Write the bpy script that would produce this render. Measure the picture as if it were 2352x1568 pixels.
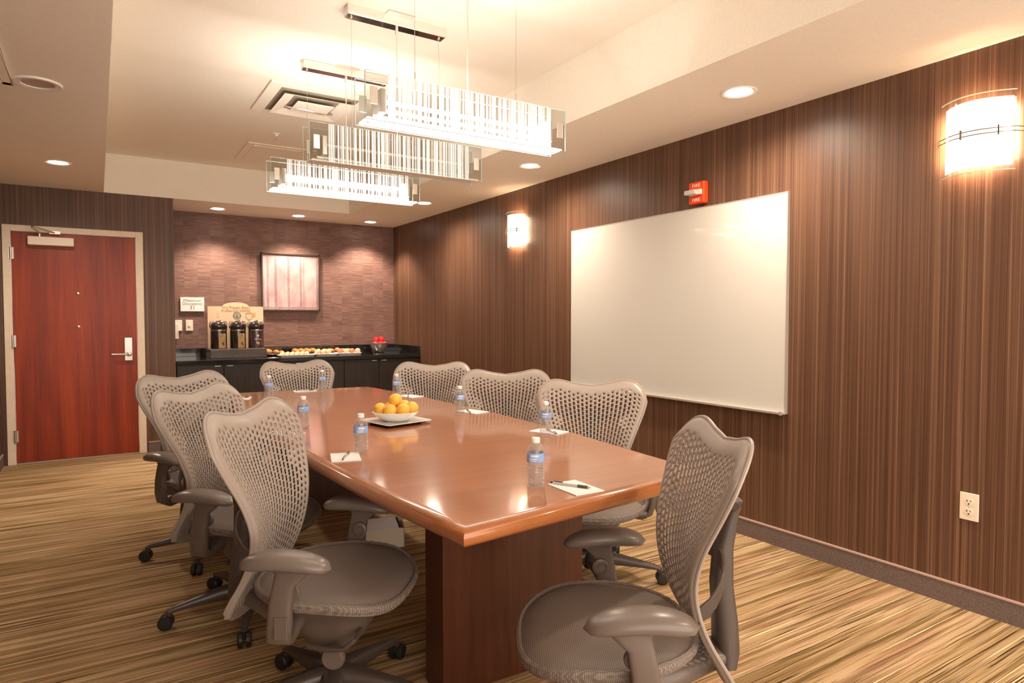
import bpy, bmesh, math, random
from mathutils import Vector, Matrix
random.seed(7)
S = bpy.context.scene
for o in list(bpy.data.objects): bpy.data.objects.remove(o, do_unlink=True)
COL = S.collection
R = math.radians
# ------------------------------------------------------------------ camera
cd = bpy.data.cameras.new('camera'); cam = bpy.data.objects.new('camera', cd); COL.objects.link(cam)
cd.sensor_width = 36; cd.lens = 1505/2352*36; cd.clip_start = .05
cam.location = (0, 0, 1.28)
cam.rotation_euler = (R(90-2.05), 0, R(-32.3))
S.camera = cam
# ------------------------------------------------------------------ view + world
S.view_settings.view_transform = 'Standard'; S.view_settings.look = 'None'
S.view_settings.gamma = 1; S.view_settings.use_curve_mapping = False
S.view_settings.exposure = 1.42
W = bpy.data.worlds.new('world'); S.world = W; W.use_nodes = True
W.node_tree.nodes['Background'].inputs[0].default_value = (1, .86, .72, 1)
W.node_tree.nodes['Background'].inputs[1].default_value = 1.6
LC = (1, .83, .66)          # lamp colour
CAN_W, ALC_W, TUBE_E, SCONCE_E, UP_W = 44, 44, 44, .8, 1.2

# ------------------------------------------------------------------ materials
MATS = {}
def mat(name, col=(.5,.5,.5), rough=.5, metal=0, coat=0, spec=.5, emit=None, es=0, trans=0, ior=1.45):
    if name in MATS: return MATS[name]
    m = bpy.data.materials.new(name); m.use_nodes = True
    b = m.node_tree.nodes['Principled BSDF']; i = b.inputs
    i['Base Color'].default_value = (*col, 1); i['Roughness'].default_value = rough
    i['Metallic'].default_value = metal; i['Coat Weight'].default_value = coat
    i['Specular IOR Level'].default_value = spec; i['IOR'].default_value = ior
    i['Transmission Weight'].default_value = trans
    if emit: i['Emission Color'].default_value = (*emit, 1); i['Emission Strength'].default_value = es
    MATS[name] = m; return m
class NT:
    def __init__(s, m): s.m = m; s.t = m.node_tree; s.b = s.t.nodes.get('Principled BSDF')
    def n(s, ty, **kw):
        x = s.t.nodes.new(ty)
        for k, v in kw.items():
            if k.startswith('i_'):
                k = k[2:]; k = int(k) if k.isdigit() else k.replace('_', ' ')
                x.inputs[k].default_value = v
            else: setattr(x, k, v)
        return x
    def l(s, a, b): s.t.links.new(a, b)
    def coord(s, scale, loc=(0,0,0), src='Object'):
        tc = s.n('ShaderNodeTexCoord'); mp = s.n('ShaderNodeMapping')
        mp.inputs['Scale'].default_value = scale; mp.inputs['Location'].default_value = loc
        s.l(tc.outputs[src], mp.inputs[0]); return mp.outputs[0]
    def noise(s, vec, scale=1, detail=2, rough=.5, dist=0):
        x = s.n('ShaderNodeTexNoise'); x.inputs['Scale'].default_value = scale; x.inputs['Detail'].default_value = detail
        x.inputs['Roughness'].default_value = rough; x.inputs['Distortion'].default_value = dist
        s.l(vec, x.inputs['Vector']); return x.outputs['Fac']
    def ramp(s, fac, stops, interp='LINEAR'):
        x = s.n('ShaderNodeValToRGB'); r = x.color_ramp; r.interpolation = interp
        while len(r.elements) < len(stops): r.elements.new(.5)
        for e, (p, c) in zip(r.elements, stops): e.position = p; e.color = (*c, 1) if len(c) == 3 else c
        s.l(fac, x.inputs[0]); return x.outputs[0]
    def mix(s, f, a, b, mode='MIX'):
        x = s.n('ShaderNodeMix', data_type='RGBA', blend_type=mode)
        for v, k in ((f, 0), (a, 6), (b, 7)):
            if hasattr(v, 'is_linked'): s.l(v, x.inputs[k])
            else: x.inputs[k].default_value = v if not isinstance(v, tuple) else (*v, 1)
        return x.outputs[2]
    def math(s, op, a, b=None, c=None):
        x = s.n('ShaderNodeMath', operation=op)
        for k, v in enumerate((a, b, c)):
            if v is None: continue
            if hasattr(v, 'is_linked'): s.l(v, x.inputs[k])
            else: x.inputs[k].default_value = v
        return x.outputs[0]
    def bump(s, h, strength=.2, dist=.002):
        x = s.n('ShaderNodeBump'); x.inputs['Strength'].default_value = strength; x.inputs['Distance'].default_value = dist
        s.l(h, x.inputs['Height']); s.l(x.outputs[0], s.b.inputs['Normal'])
    def base(s, c): s.l(c, s.b.inputs['Base Color'])
def g3(v): return (v, v, v)

def m_stripwall():
    m = mat('striped_wallcovering', (.1,.05,.03), .42, spec=.45); t = NT(m)
    v1 = t.coord((70, 70, .25)); v2 = t.coord((260, 260, .8)); v3 = t.coord((9, 9, .12))
    a = t.noise(v1, 1, 3, .6); b = t.noise(v2, 1, 2, .5); c = t.noise(v3, 1, 2)
    f = t.math('ADD', t.math('MULTIPLY', a, .5), t.math('MULTIPLY', b, .5))
    col = t.ramp(f, [(.30, (.046,.020,.010)), (.46, (.105,.050,.028)), (.58, (.175,.092,.053)), (.70, (.34,.205,.128))])
    col = t.mix(t.math('MULTIPLY', c, .5), col, (.10,.045,.026))
    t.base(col); t.bump(f, .35, .002); return m
def m_panelwall():
    m = mat('ribbed_tile_wallcovering', (.1,.05,.03), .5, spec=.35); t = NT(m)
    tc = t.n('ShaderNodeTexCoord'); sp = t.n('ShaderNodeSeparateXYZ'); t.l(tc.outputs['Object'], sp.inputs[0])
    cell = t.n('ShaderNodeCombineXYZ')
    t.l(t.math('FLOOR', t.math('MULTIPLY', sp.outputs[0], 7.5)), cell.inputs[0])
    t.l(t.math('FLOOR', t.math('MULTIPLY', sp.outputs[2], 11)), cell.inputs[2])
    wn = t.n('ShaderNodeTexWhiteNoise'); t.l(cell.outputs[0], wn.inputs['Vector'])
    cv = t.n('ShaderNodeVectorMath', operation='MULTIPLY'); t.l(cell.outputs[0], cv.inputs[0]); cv.inputs[1].default_value = (3.1, 0, 5.3)
    ad = t.n('ShaderNodeVectorMath', operation='ADD'); t.l(cv.outputs[0], ad.inputs[0])
    mp = t.coord((5, 1, 190)); t.l(mp, ad.inputs[1])
    f = t.noise(ad.outputs[0], 1, 2)
    col = t.ramp(f, [(.3, (.11,.056,.043)), (.5, (.19,.100,.080)), (.72, (.38,.24,.20))])
    col = t.mix(.35, col, t.ramp(wn.outputs[0], [(0, (.13,.068,.054)), (1, (.26,.145,.12))]))
    t.base(col); t.bump(f, .5, .003); return m
def m_carpet():
    m = mat('streaked_carpet', (.4,.3,.2), .95, spec=.1); t = NT(m)
    w = t.noise(t.coord((1.6, 1.6, 1)), 4, 3)
    def streak(sx, sy, loc, amp, detail=3):
        mp = t.coord((sx, sy, 1), loc); c = t.n('ShaderNodeCombineXYZ')
        t.l(t.math('MULTIPLY', w, amp), c.inputs[1])
        a = t.n('ShaderNodeVectorMath', operation='ADD'); t.l(mp, a.inputs[0]); t.l(c.outputs[0], a.inputs[1])
        return t.noise(a.outputs[0], 1, detail, .6)
    a = streak(.45, 6, (3,0,0), .05); b = streak(.8, 30, (0,5,0), .22); c = streak(.9, 95, (7,2,0), .7, 2); d = streak(.8, 85, (1,9,0), .6, 2)
    e = streak(.9, 40, (5,4,0), .3, 2); h = streak(1.0, 170, (2,2,0), 1.2, 2); c2 = streak(1.3, 120, (4,8,0), .9, 1)
    col = t.ramp(a, [(.30, (.20,.135,.06)), (.44, (.38,.27,.13)), (.53, (.54,.39,.24)), (.62, (.56,.37,.26)), (.72, (.38,.27,.14))])
    col2 = t.ramp(b, [(.34, (.10,.065,.022)), (.45, (.32,.22,.10)), (.52, (.60,.45,.28)), (.66, (.70,.53,.35))])
    col = t.mix(.60, col, col2)
    col = t.mix(t.ramp(e, [(.57, g3(0)), (.61, g3(.5))]), col, (.42,.21,.14))
    col = t.mix(t.ramp(h, [(.38, g3(.75)), (.43, g3(0))]), col, (.15,.095,.035))
    col = t.mix(t.ramp(c, [(.34, g3(1)), (.365, g3(0))]), col, (.045,.026,.009))
    col = t.mix(t.ramp(d, [(.635, g3(0)), (.66, g3(1))]), col, (1,.84,.52))
    col = t.mix(t.ramp(c2, [(.645, g3(0)), (.67, g3(.9))]), col, (.06,.032,.012))
    fine = t.noise(t.coord((420, 420, 420)), 1, 1)
    col = t.mix(.30, col, t.ramp(fine, [(.3, (.1,.06,.03)), (.7, (1,.85,.62))]), 'OVERLAY')
    col = t.mix(1.0, col, (.84, .82, .80), 'MULTIPLY')
    t.base(col); t.bump(fine, .5, .003); return m
def m_wood(name, dark, mid, light, sc, rough, coat, bump=.03, coatr=.1):
    m = mat(name, mid, rough, coat=coat, spec=.5); t = NT(m); m.node_tree.nodes['Principled BSDF'].inputs['Coat Roughness'].default_value = coatr
    a = t.noise(t.coord(sc), 1, 4, .6, .6); b = t.noise(t.coord(tuple(x*5 for x in sc)), 1, 3, .6)
    f = t.math('ADD', t.math('MULTIPLY', a, .72), t.math('MULTIPLY', b, .28))
    t.base(t.ramp(f, [(.32, dark), (.5, mid), (.68, light)])); t.bump(b, bump, .001); return m
def m_noisy(name, col, rough, k=.12, sc=60, bump=.15, **kw):
    m = mat(name, col, rough, **kw); t = NT(m)
    f = t.noise(t.coord((sc,)*3), 1, 3)
    lo = tuple(c*(1-k) for c in col); hi = tuple(min(1, c*(1+k)) for c in col)
    t.base(t.ramp(f, [(.3, lo), (.7, hi)]))
    if bump: t.bump(f, bump, .001)
    return m
def m_clear(name, tint=(1,1,1), refl=1.0, rough=.0):
    m = bpy.data.materials.new(name); m.use_nodes = True; t = m.node_tree; t.nodes.clear()
    out = t.nodes.new('ShaderNodeOutputMaterial'); mx = t.nodes.new('ShaderNodeMixShader')
    tr = t.nodes.new('ShaderNodeBsdfTransparent'); gl = t.nodes.new('ShaderNodeBsdfGlossy'); fr = t.nodes.new('ShaderNodeFresnel')
    fr.inputs[0].default_value = 1.45; tr.inputs[0].default_value = (*tint, 1); gl.inputs['Roughness'].default_value = rough
    ge = t.nodes.new('ShaderNodeNewGeometry'); mb = t.nodes.new('ShaderNodeMath'); mb.operation = 'SUBTRACT'; mb.inputs[0].default_value = 1; mb.use_clamp = True
    t.links.new(ge.outputs['Backfacing'], mb.inputs[1]); mm = t.nodes.new('ShaderNodeMath'); mm.operation = 'MULTIPLY'; t.links.new(fr.outputs[0], mm.inputs[0]); t.links.new(mb.outputs[0], mm.inputs[1])
    t.links.new(mm.outputs[0], mx.inputs[0]); t.links.new(tr.outputs[0], mx.inputs[1]); t.links.new(gl.outputs[0], mx.inputs[2])
    t.links.new(mx.outputs[0], out.inputs[0]); MATS[name] = m; return m
def m_barcode(name, lit):
    """clear glass panel with screen-printed white bars; object x runs along the panel"""
    m = bpy.data.materials.new(name); m.use_nodes = True; T = NT(m); t = m.node_tree; t.nodes.clear()
    v = T.coord((95, 0, 0)); f = T.noise(v, 1, 2, .8)
    k = T.ramp(f, [(.51, g3(0)), (.52, g3(1))])
    tc = T.n('ShaderNodeTexCoord'); sp = T.n('ShaderNodeSeparateXYZ'); T.l(tc.outputs['Object'], sp.inputs[0])
    inside = T.math('LESS_THAN', T.math('ABSOLUTE', sp.outputs[0]), .38)
    k = T.math('MULTIPLY', k, inside)
    out = T.n('ShaderNodeOutputMaterial'); mx = T.n('ShaderNodeMixShader'); g = T.n('ShaderNodeMixShader')
    tr = T.n('ShaderNodeBsdfTransparent'); gl = T.n('ShaderNodeBsdfGlossy'); fr = T.n('ShaderNodeFresnel'); gl.inputs['Roughness'].default_value = .02
    tr.inputs[0].default_value = (.86, .86, .85, 1)
    ge = T.n('ShaderNodeNewGeometry'); T.l(T.math('MULTIPLY', fr.outputs[0], T.math('SUBTRACT', 1, ge.outputs['Backfacing'])), g.inputs[0]); T.l(tr.outputs[0], g.inputs[1]); T.l(gl.outputs[0], g.inputs[2])
    df = T.n('ShaderNodeBsdfDiffuse'); tl = T.n('ShaderNodeBsdfTranslucent'); w = T.n('ShaderNodeMixShader'); w.inputs[0].default_value = .12
    df.inputs[0].default_value = tl.inputs[0].default_value = (.9, .9, .88, 1)
    T.l(df.outputs[0], w.inputs[1]); T.l(tl.outputs[0], w.inputs[2])
    T.l(k, mx.inputs[0]); T.l(g.outputs[0], mx.inputs[1]); T.l(w.outputs[0], mx.inputs[2]); T.l(mx.outputs[0], out.inputs[0])
    MATS[name] = m; return m
def m_art():
    m = mat('distressed_stripe_print', (.8,.6,.58), .6); t = NT(m)
    tc = t.n('ShaderNodeTexCoord'); sp = t.n('ShaderNodeSeparateXYZ'); t.l(tc.outputs['Object'], sp.inputs[0])
    x, z = sp.outputs[0], sp.outputs[2]
    wob = t.math('MULTIPLY', t.math('SUBTRACT', t.noise(t.coord((30, 1, 30)), 1, 3), .5), .012)
    xx = t.math('ADD', x, wob); zz = t.math('ADD', z, wob); k = None
    for c, w in ((-.265, .012), (-.175, .014), (-.03, .014), (.11, .012), (.145, .004), (.305, .014)):
        q = t.math('LESS_THAN', t.math('ABSOLUTE', t.math('SUBTRACT', xx, c)), w); k = q if k is None else t.math('MAXIMUM', k, q)
    for c, w in ((.30, .016), (-.30, .012)):
        k = t.math('MAXIMUM', k, t.math('LESS_THAN', t.math('ABSOLUTE', t.math('SUBTRACT', zz, c)), w))
    br = t.noise(t.coord((90, 1, 120), (2,0,0)), 1, 4, .7)
    k = t.math('MULTIPLY', k, t.ramp(br, [(.42, g3(.15)), (.6, g3(.8))]))
    base = t.ramp(t.noise(t.coord((9, 1, 5)), 1, 2), [(.35, (.46,.27,.27)), (.65, (.56,.41,.40))])
    t.base(t.mix(k, base, (.13,.065,.08))); return m
def m_seat():
    m = mat('woven_seat_mesh', (.30,.245,.215), .62, spec=.4); t = NT(m)
    w = t.n('ShaderNodeTexWave', wave_type='BANDS', bands_direction='Y'); w.inputs['Scale'].default_value = 60; t.l(t.coord((1,1,1)), w.inputs[0])
    x = t.n('ShaderNodeTexWave', wave_type='BANDS', bands_direction='X'); x.inputs['Scale'].default_value = 60; t.l(t.coord((1,1,1)), x.inputs[0])
    f = t.math('MULTIPLY', w.outputs[1], x.outputs[1])
    t.base(t.ramp(f, [(.1, (.15,.118,.10)), (.7, (.29,.235,.20))])); t.bump(f, .3, .001); return m

M_WALL = m_stripwall(); M_PANEL = m_panelwall(); M_CARPET = m_carpet()
M_CEIL = m_noisy('textured_ceiling_paint', (.91,.85,.75), .9, .03, 90, .25)
M_SIDEWALL = m_noisy('painted_side_wall', (.45,.36,.28), .8, .04, 60)
M_TABLE = m_wood('polished_brown_table_wood', (.33,.105,.030), (.38,.128,.038), (.43,.155,.05), (2.2, 26, 26), .32, .9, .01, .10)
M_PED = m_wood('dark_cherry_pedestal_wood', (.055,.014,.006), (.08,.022,.010), (.11,.033,.014), (20, 20, 1.2), .35, .3, .02, .2)
M_DOOR = m_wood('cherry_door_veneer', (.15,.014,.001), (.25,.025,.0018), (.36,.045,.005), (11, 11, .55), .42, .06, .02, .2)
M_FRAME = m_noisy('cream_frame_paint', (.78,.66,.52), .5, .04, 30, .05)
M_BASEB = m_noisy('carpet_base_strip', (.16,.115,.10), .95, .35, 260, .6)
M_BASETRIM = mat('base_cap_trim', (.5,.34,.28), .5)
M_CAB = m_wood('black_brown_cabinet_laminate', (.012,.009,.007), (.020,.014,.011), (.034,.024,.018), (30, 30, 3), .40, .1, .02, .3)
M_COUNTER = m_noisy('black_polished_stone', (.012,.011,.011), .10, .5, 220, .0, coat=.6)
M_CHROME = mat('polished_chrome', (.8,.78,.75), .08, 1)
M_STEEL = mat('brushed_steel', (.62,.58,.54), .3, 1)
M_ALU = mat('satin_aluminium', (.72,.66,.60), .35, .6)
M_WHITEP = m_noisy('white_enamel', (.85,.82,.77), .35, .02, 40, .02)
M_BOARD = mat('whiteboard_gloss', (.62,.60,.55), .22, coat=.25)
M_PLASTIC = m_noisy('taupe_shell_plastic', (.36,.30,.26), .36, .05, 500, .05, spec=.5)
M_ARMPAD = m_noisy('taupe_armpad', (.17,.135,.118), .30, .04, 500, .05)
M_FRAMEP = m_noisy('dark_taupe_chair_frame', (.075,.055,.046), .34, .06, 200, .04)
M_HOUSING = m_noisy('brown_grey_housing', (.14,.105,.088), .38, .05, 300, .04)
M_BLACKP = m_noisy('black_rubber', (.018,.015,.014), .45, .1, 200, .03)
M_SEAT = m_seat()
M_RED = mat('red_alarm_plastic', (.80,.07,.012), .35)
M_TEXTW = mat('white_lettering', (.9,.88,.82), .5)
M_TEXTG = mat('grey_lettering', (.22,.19,.17), .6)
M_IVORY = mat('ivory_plastic', (.85,.74,.60), .35)
M_DARKSLOT = mat('dark_slot', (.03,.02,.015), .6)
M_PAPER = mat('white_paper', (.86,.83,.82), .7)
M_CERAMIC = mat('white_glazed_ceramic', (.86,.83,.80), .12, coat=.5)
M_BLACKTRAY = mat('black_tray_lacquer', (.02,.016,.014), .15, coat=.5)
M_ORANGE = m_noisy('orange_peel', (.95,.50,.075), .38, .14, 90, .25)
M_APPLE = m_noisy('apple_skin', (.72,.03,.035), .2, .35, 18, .0, coat=.5)
M_STEM = mat('brown_stem', (.08,.045,.02), .7)
M_PASTRY = m_noisy('baked_golden_pastry', (.60,.24,.065), .5, .35, 50, .3)
M_COOKIE = m_noisy('pale_baked_cookie', (.80,.56,.32), .6, .14, 60, .3)
M_PINKCAKE = m_noisy('reddish_muffin', (.60,.22,.15), .6, .2, 60, .3)
M_CAP = mat('white_bottle_cap', (.88,.86,.83), .4)
M_LABEL = m_noisy('blue_bottle_label', (.30,.45,.80), .4, .08, 30, 0)
M_LABELW = mat('white_label_print', (.85,.87,.92), .5)
M_KRAFT = m_noisy('kraft_tan_label', (.50,.32,.15), .6, .08, 80, 0)
M_CREAMCARD = m_noisy('cream_printed_card', (.95,.70,.47), .6, .05, 6, 0)
M_ORANGEINK = mat('orange_ink', (.80,.28,.10), .6)
M_GREENINK = mat('green_grey_ink', (.12,.20,.17), .6)
M_TANINK = mat('tan_ink', (.55,.38,.22), .6)
M_POT = mat('black_glossy_airpot', (.030,.020,.018), .14, coat=.6)
M_POTB = mat('aubergine_brown_airpot', (.075,.040,.042), .16, coat=.6)
M_GLASS = m_clear('clear_glass', (.96,.98,.97))
M_EDGE = mat('pale_green_glass_edge', (.55,.70,.66), .15)
M_BAR_LIT = m_barcode('bar_printed_glass', True)
M_TUBE = mat('lit_lamp_tube', (1,1,1), .5, emit=(1,.93,.85), es=TUBE_E)
M_DIFF = mat('lit_frosted_diffuser', (.9,.9,.9), .4, emit=(1,.94,.87), es=5)
M_SCON = mat('lit_frosted_sconce_glass', (1,.95,.9), .4, emit=(1,.87,.72), es=SCONCE_E)
M_DISC = mat('lit_downlight_lens', (1,.95,.9), .4, emit=(1,.90,.76), es=9)
def m_bottle():
    m = m_clear('clear_bottle_plastic', (.90,.90,.90), rough=.04)
    t = m.node_tree; fr = [n for n in t.nodes if n.type == 'FRESNEL'][0]; fr.inputs[0].default_value = 1.7
    T = NT(m); out = [n for n in t.nodes if n.type == 'OUTPUT_MATERIAL'][0]; src = out.inputs[0].links[0].from_socket
    df = T.n('ShaderNodeBsdfDiffuse'); df.inputs[0].default_value = (.95, .93, .9, 1); tl = T.n('ShaderNodeBsdfTranslucent'); tl.inputs[0].default_value = (.95, .93, .9, 1)
    a = T.n('ShaderNodeMixShader'); a.inputs[0].default_value = .5; T.l(df.outputs[0], a.inputs[1]); T.l(tl.outputs[0], a.inputs[2])
    lw = T.n('ShaderNodeLayerWeight'); lw.inputs[0].default_value = .5  # white mixed into the clear plastic, strongest at silhouettes, imitates bright rim highlights
    b = T.n('ShaderNodeMixShader'); T.l(T.math('MULTIPLY_ADD', T.math('POWER', lw.outputs['Facing'], 2.5), .55, .13), b.inputs[0]); T.l(src, b.inputs[1]); T.l(a.outputs[0], b.inputs[2]); T.l(b.outputs[0], out.inputs[0]); return m
M_BOTTLE = m_bottle()
M_WATER = m_clear('bottled_water', (.93,.94,.94))

# ------------------------------------------------------------------ mesh builder
class MB:
    def __init__(s): s.v = []; s.f = []
    def add(s, vs, fs):
        o = len(s.v); s.v += [tuple(v) for v in vs]; s.f += [tuple(i+o for i in f) for f in fs]; return s
    def box(s, x0, x1, y0, y1, z0, z1, M=None):
        vs = [Vector((x, y, z)) for x in (x0, x1) for y in (y0, y1) for z in (z0, z1)]
        if M: vs = [M @ v for v in vs]
        return s.add(vs, [(0,1,3,2),(4,6,7,5),(0,4,5,1),(2,3,7,6),(0,2,6,4),(1,5,7,3)])
    def loft(s, rings, cap=True, close=True):
        n = len(rings[0]); vs = [p for r in rings for p in r]; fs = []
        for i in range(len(rings)-1):
            for j in range(n if close else n-1):
                a = i*n+j; b = i*n+(j+1) % n; fs.append((a, b, b+n, a+n))
        if cap and close: fs.append(tuple(reversed(range(n)))); fs.append(tuple((len(rings)-1)*n+j for j in range(n)))
        return s.add(vs, fs)
    def lathe(s, prof, n=32, c=(0,0,0), cap=True):
        rings = [[(c[0]+r*math.cos(2*math.pi*j/n), c[1]+r*math.sin(2*math.pi*j/n), c[2]+z) for j in range(n)] for r, z in prof]
        return s.loft(rings, cap)
    def tube(s, pts, r, n=10, closed=False, flat=None):
        pts = [Vector(p) for p in pts]; rings = []; N = len(pts); up = Vector((0,0,1)); prev = None
        for i, p in enumerate(pts):
            a = pts[(i-1) % N] if (closed or i > 0) else p; b = pts[(i+1) % N] if (closed or i < N-1) else p
            t = (b-a).normalized()
            if prev is None: u = t.cross(up); u = t.cross(Vector((1,0,0))) if u.length < .05 else u
            else: u = prev - t*prev.dot(t)
            u.normalize(); w = t.cross(u); prev = u
            rr = r(i/(N-1)) if callable(r) else r
            ra, rb = rr if isinstance(rr, tuple) else (rr, rr)
            rings.append([p+u*ra*math.cos(2*math.pi*j/n)+w*rb*math.sin(2*math.pi*j/n) for j in range(n)])
        if closed: rings.append(rings[0]); return s.loft(rings, cap=False)
        return s.loft(rings)
    def prism(s, poly, d, M=None):
        """polygon in xz plane extruded along +y by d"""
        n = len(poly); vs = [Vector((x, 0, z)) for x, z in poly]+[Vector((x, d, z)) for x, z in poly]
        if M: vs = [M @ v for v in vs]
        return s.add(vs, [tuple(range(n)), tuple(reversed(range(n, 2*n)))]+[(i, i+n, (i+1) % n+n, (i+1) % n) for i in range(n)])
    def build(s, name, m, parent=None, smooth=True, bevel=0, seg=2, auto=40, loc=None, rot=None):
        me = bpy.data.meshes.new(name); me.from_pydata(s.v, [], s.f); me.validate()
        bm = bmesh.new(); bm.from_mesh(me); bmesh.ops.remove_doubles(bm, verts=bm.verts, dist=1e-6)
        bmesh.ops.recalc_face_normals(bm, faces=bm.faces)
        if smooth:
            for f in bm.faces: f.smooth = True
            for e in bm.edges:
                if len(e.link_faces) == 2 and e.calc_face_angle(0) > R(auto): e.smooth = False
        bm.to_mesh(me); bm.free(); me.materials.append(m)
        o = bpy.data.objects.new(name, me); COL.objects.link(o)
        if parent: o.parent = parent
        if loc: o.location = loc
        if rot: o.rotation_euler = rot
        if bevel:
            b = o.modifiers.new('bevel', 'BEVEL'); b.width = bevel; b.segments = seg; b.limit_method = 'ANGLE'; b.angle_limit = R(40)
        return o
def tag(o, label, cat, group=None):
    o['label'] = label; o['category'] = cat
    if group: o['group'] = group
    return o
def thing(name, label, cat, loc=(0,0,0), rz=0, group=None):
    o = bpy.data.objects.new(name, None); o.empty_display_size = .05; COL.objects.link(o)
    o.location = loc; o.rotation_euler = (0, 0, rz); return tag(o, label, cat, group)
def struct(name, loc=(0,0,0)):
    o = bpy.data.objects.new(name, None); COL.objects.link(o); o.location = loc; o['kind'] = 'structure'; return o
def S_(o): o['kind'] = 'structure'; return o
def dup(root, loc, rz=None, label=None, parent=None):
    c = root.copy(); COL.objects.link(c)
    if parent: c.parent = parent
    elif loc is not None: c.location = loc
    if rz is not None: c.rotation_euler = (0, 0, rz)
    if label: c['label'] = label
    for ch in root.children: dup(ch, None, parent=c)
    return c
def box(x0, x1, y0, y1, z0, z1): return MB().box(x0, x1, y0, y1, z0, z1)
def lerp(tab, x):
    """smooth (cosine-free Catmull) interpolation in a table of (x, y)"""
    if x <= tab[0][0]: return tab[0][1]
    if x >= tab[-1][0]: return tab[-1][1]
    for i in range(len(tab)-1):
        if x <= tab[i+1][0]:
            x0, y0 = tab[i]; x1, y1 = tab[i+1]; t = (x-x0)/(x1-x0)
            m0 = (y1-tab[i-1][1])/(x1-tab[i-1][0]) if i > 0 else (y1-y0)/(x1-x0)
            m1 = (tab[i+2][1]-y0)/(tab[i+2][0]-x0) if i < len(tab)-2 else (y1-y0)/(x1-x0)
            h = x1-x0; t2 = t*t; t3 = t2*t
            return y0*(2*t3-3*t2+1)+m0*h*(t3-2*t2+t)+y1*(-2*t3+3*t2)+m1*h*(t3-t2)
def sring(c, u, w, a, b, n=2.5, N=20):
    """superellipse ring around c in directions u, w"""
    c = Vector(c); u = Vector(u); w = Vector(w); out = []
    for j in range(N):
        t = 2*math.pi*j/N; ct, st = math.cos(t), math.sin(t)
        out.append(c+u*a*math.copysign(abs(ct)**(2/n), ct)+w*b*math.copysign(abs(st)**(2/n), st))
    return out
def text(body, size, m, parent, loc, rot, name='lettering', ext=.0006, space=1.0, align='CENTER', sx=1):
    cu = bpy.data.curves.new(name, 'FONT'); cu.body = body; cu.size = size; cu.extrude = ext
    cu.align_x = align; cu.align_y = 'CENTER'; cu.space_character = space; cu.materials.append(m)
    o = bpy.data.objects.new(name, cu); COL.objects.link(o); o.parent = parent; o.location = loc; o.rotation_euler = rot; o.scale = (sx, 1, 1)
    bpy.context.view_layer.update()
    me = bpy.data.meshes.new_from_object(o.evaluated_get(bpy.context.evaluated_depsgraph_get()))
    me.materials.clear(); me.materials.append(m)
    q = bpy.data.objects.new(name, me); bpy.data.objects.remove(o, do_unlink=True); q.name = name; COL.objects.link(q)
    q.parent = parent; q.location = loc; q.rotation_euler = rot; q.scale = (sx, 1, 1); return q

# ------------------------------------------------------------------ room shell
XL, XR, YD, YB, YF, ZC, ZT = -.72, 3.21, 7.11, 7.91, -1.0, 2.43, 2.79
XA = .635
TX0, TX1, TY0, TY1 = .07, 2.37, .2, 7.11
S_(box(XL-.1, XR+.1, YF, YB+.1, -.1, 0).build('floor', M_CARPET, smooth=False))
def ceiling():
    b = MB()
    b.box(XL-.1, TX0, YF, YB+.1, ZC, ZT+.1); b.box(TX1, XR+.1, YF, YB+.1, ZC, ZT+.1)
    b.box(TX0, TX1, TY1, YB+.1, ZC, ZT+.1); b.box(TX0, TX1, YF, TY0, ZC, ZT+.1)
    b.box(TX0, TX1, TY0, TY1, ZT, ZT+.1)
    return S_(b.build('ceiling', M_CEIL, smooth=False))
ceiling()
S_(box(XR, XR+.1, YF, YB+.1, 0, ZC).build('wall_right', M_WALL, smooth=False))
S_(box(XA, XR, YB, YB+.1, 0, ZC).build('wall_back', M_PANEL, smooth=False))
S_(box(XL-.1, XL, YF, YB+.1, 0, ZC).build('wall_left', M_WALL, smooth=False))
wb = MB(); wb.box(XL, -.625, YD, YB+.1, 0, ZC); wb.box(.335, XA, YD, YB+.1, 0, ZC); wb.box(-.625, .335, YD, YB+.1, 2.035, ZC)
S_(wb.build('wall_back_left', M_WALL, smooth=False))
def baseboard(name, x0, x1, y0, y1, axis):
    r = struct(name)
    box(x0, x1, y0, y1, 0, .096).build('carpet_strip', M_BASEB, r, False)
    if axis == 'x': box(x0-.003, x1, y0, y1, .096, .103).build('cap_trim', M_BASETRIM, r, False)
    else: box(x0, x1, y0-.003, y1, .096, .103).build('cap_trim', M_BASETRIM, r, False)
baseboard('baseboard_right', XR-.012, XR, YF, YD+.02, 'x')
baseboard('baseboard_back', .39, XA, YD-.012, YD, 'y')
baseboard('baseboard_left', XL, XL+.012, YF, YD, 'y')

# door
d = struct('door_1')
fr = MB(); fr.box(-.68, -.62, YD-.022, YD+.10, 0, 2.085); fr.box(.315, .375, YD-.022, YD+.10, 0, 2.085); fr.box(-.62, .315, YD-.022, YD+.10, 2.03, 2.085)
fr.build('door_frame', M_FRAME, d, False, .004)
leaf = box(-.617, .312, YD+.0, YD+.045, .012, 2.027).build('door_leaf', M_DOOR, d, False, .002)
for z in (1.84, 1.08, .25):
    h = MB(); h.tube([(-.622, YD-.026, z-.055), (-.622, YD-.026, z+.055)], .009, 12); h.box(-.64, -.60, YD-.025, YD-.020, z-.05, z+.05)
    h.build('hinge', M_STEEL, d)
cl = MB(); cl.box(-.50, -.165, YD-.075, YD, 1.915, 1.99)
clo = cl.build('door_closer', M_IVORY, d, False, .008, 3)
a = MB(); a.tube([(-.415, YD-.05, 1.985), (-.415, YD-.05, 2.02)], .013, 12); a.tube([(-.415, YD-.06, 2.02), (-.46, YD-.15, 2.06)], .008, 8)
a.tube([(-.46, YD-.15, 2.065), (-.30, YD-.03, 2.03)], .007, 8); a.box(-.345, -.265, YD-.04, YD-.02, 2.02, 2.045)
a.build('closer_arm', M_STEEL, clo)
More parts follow.
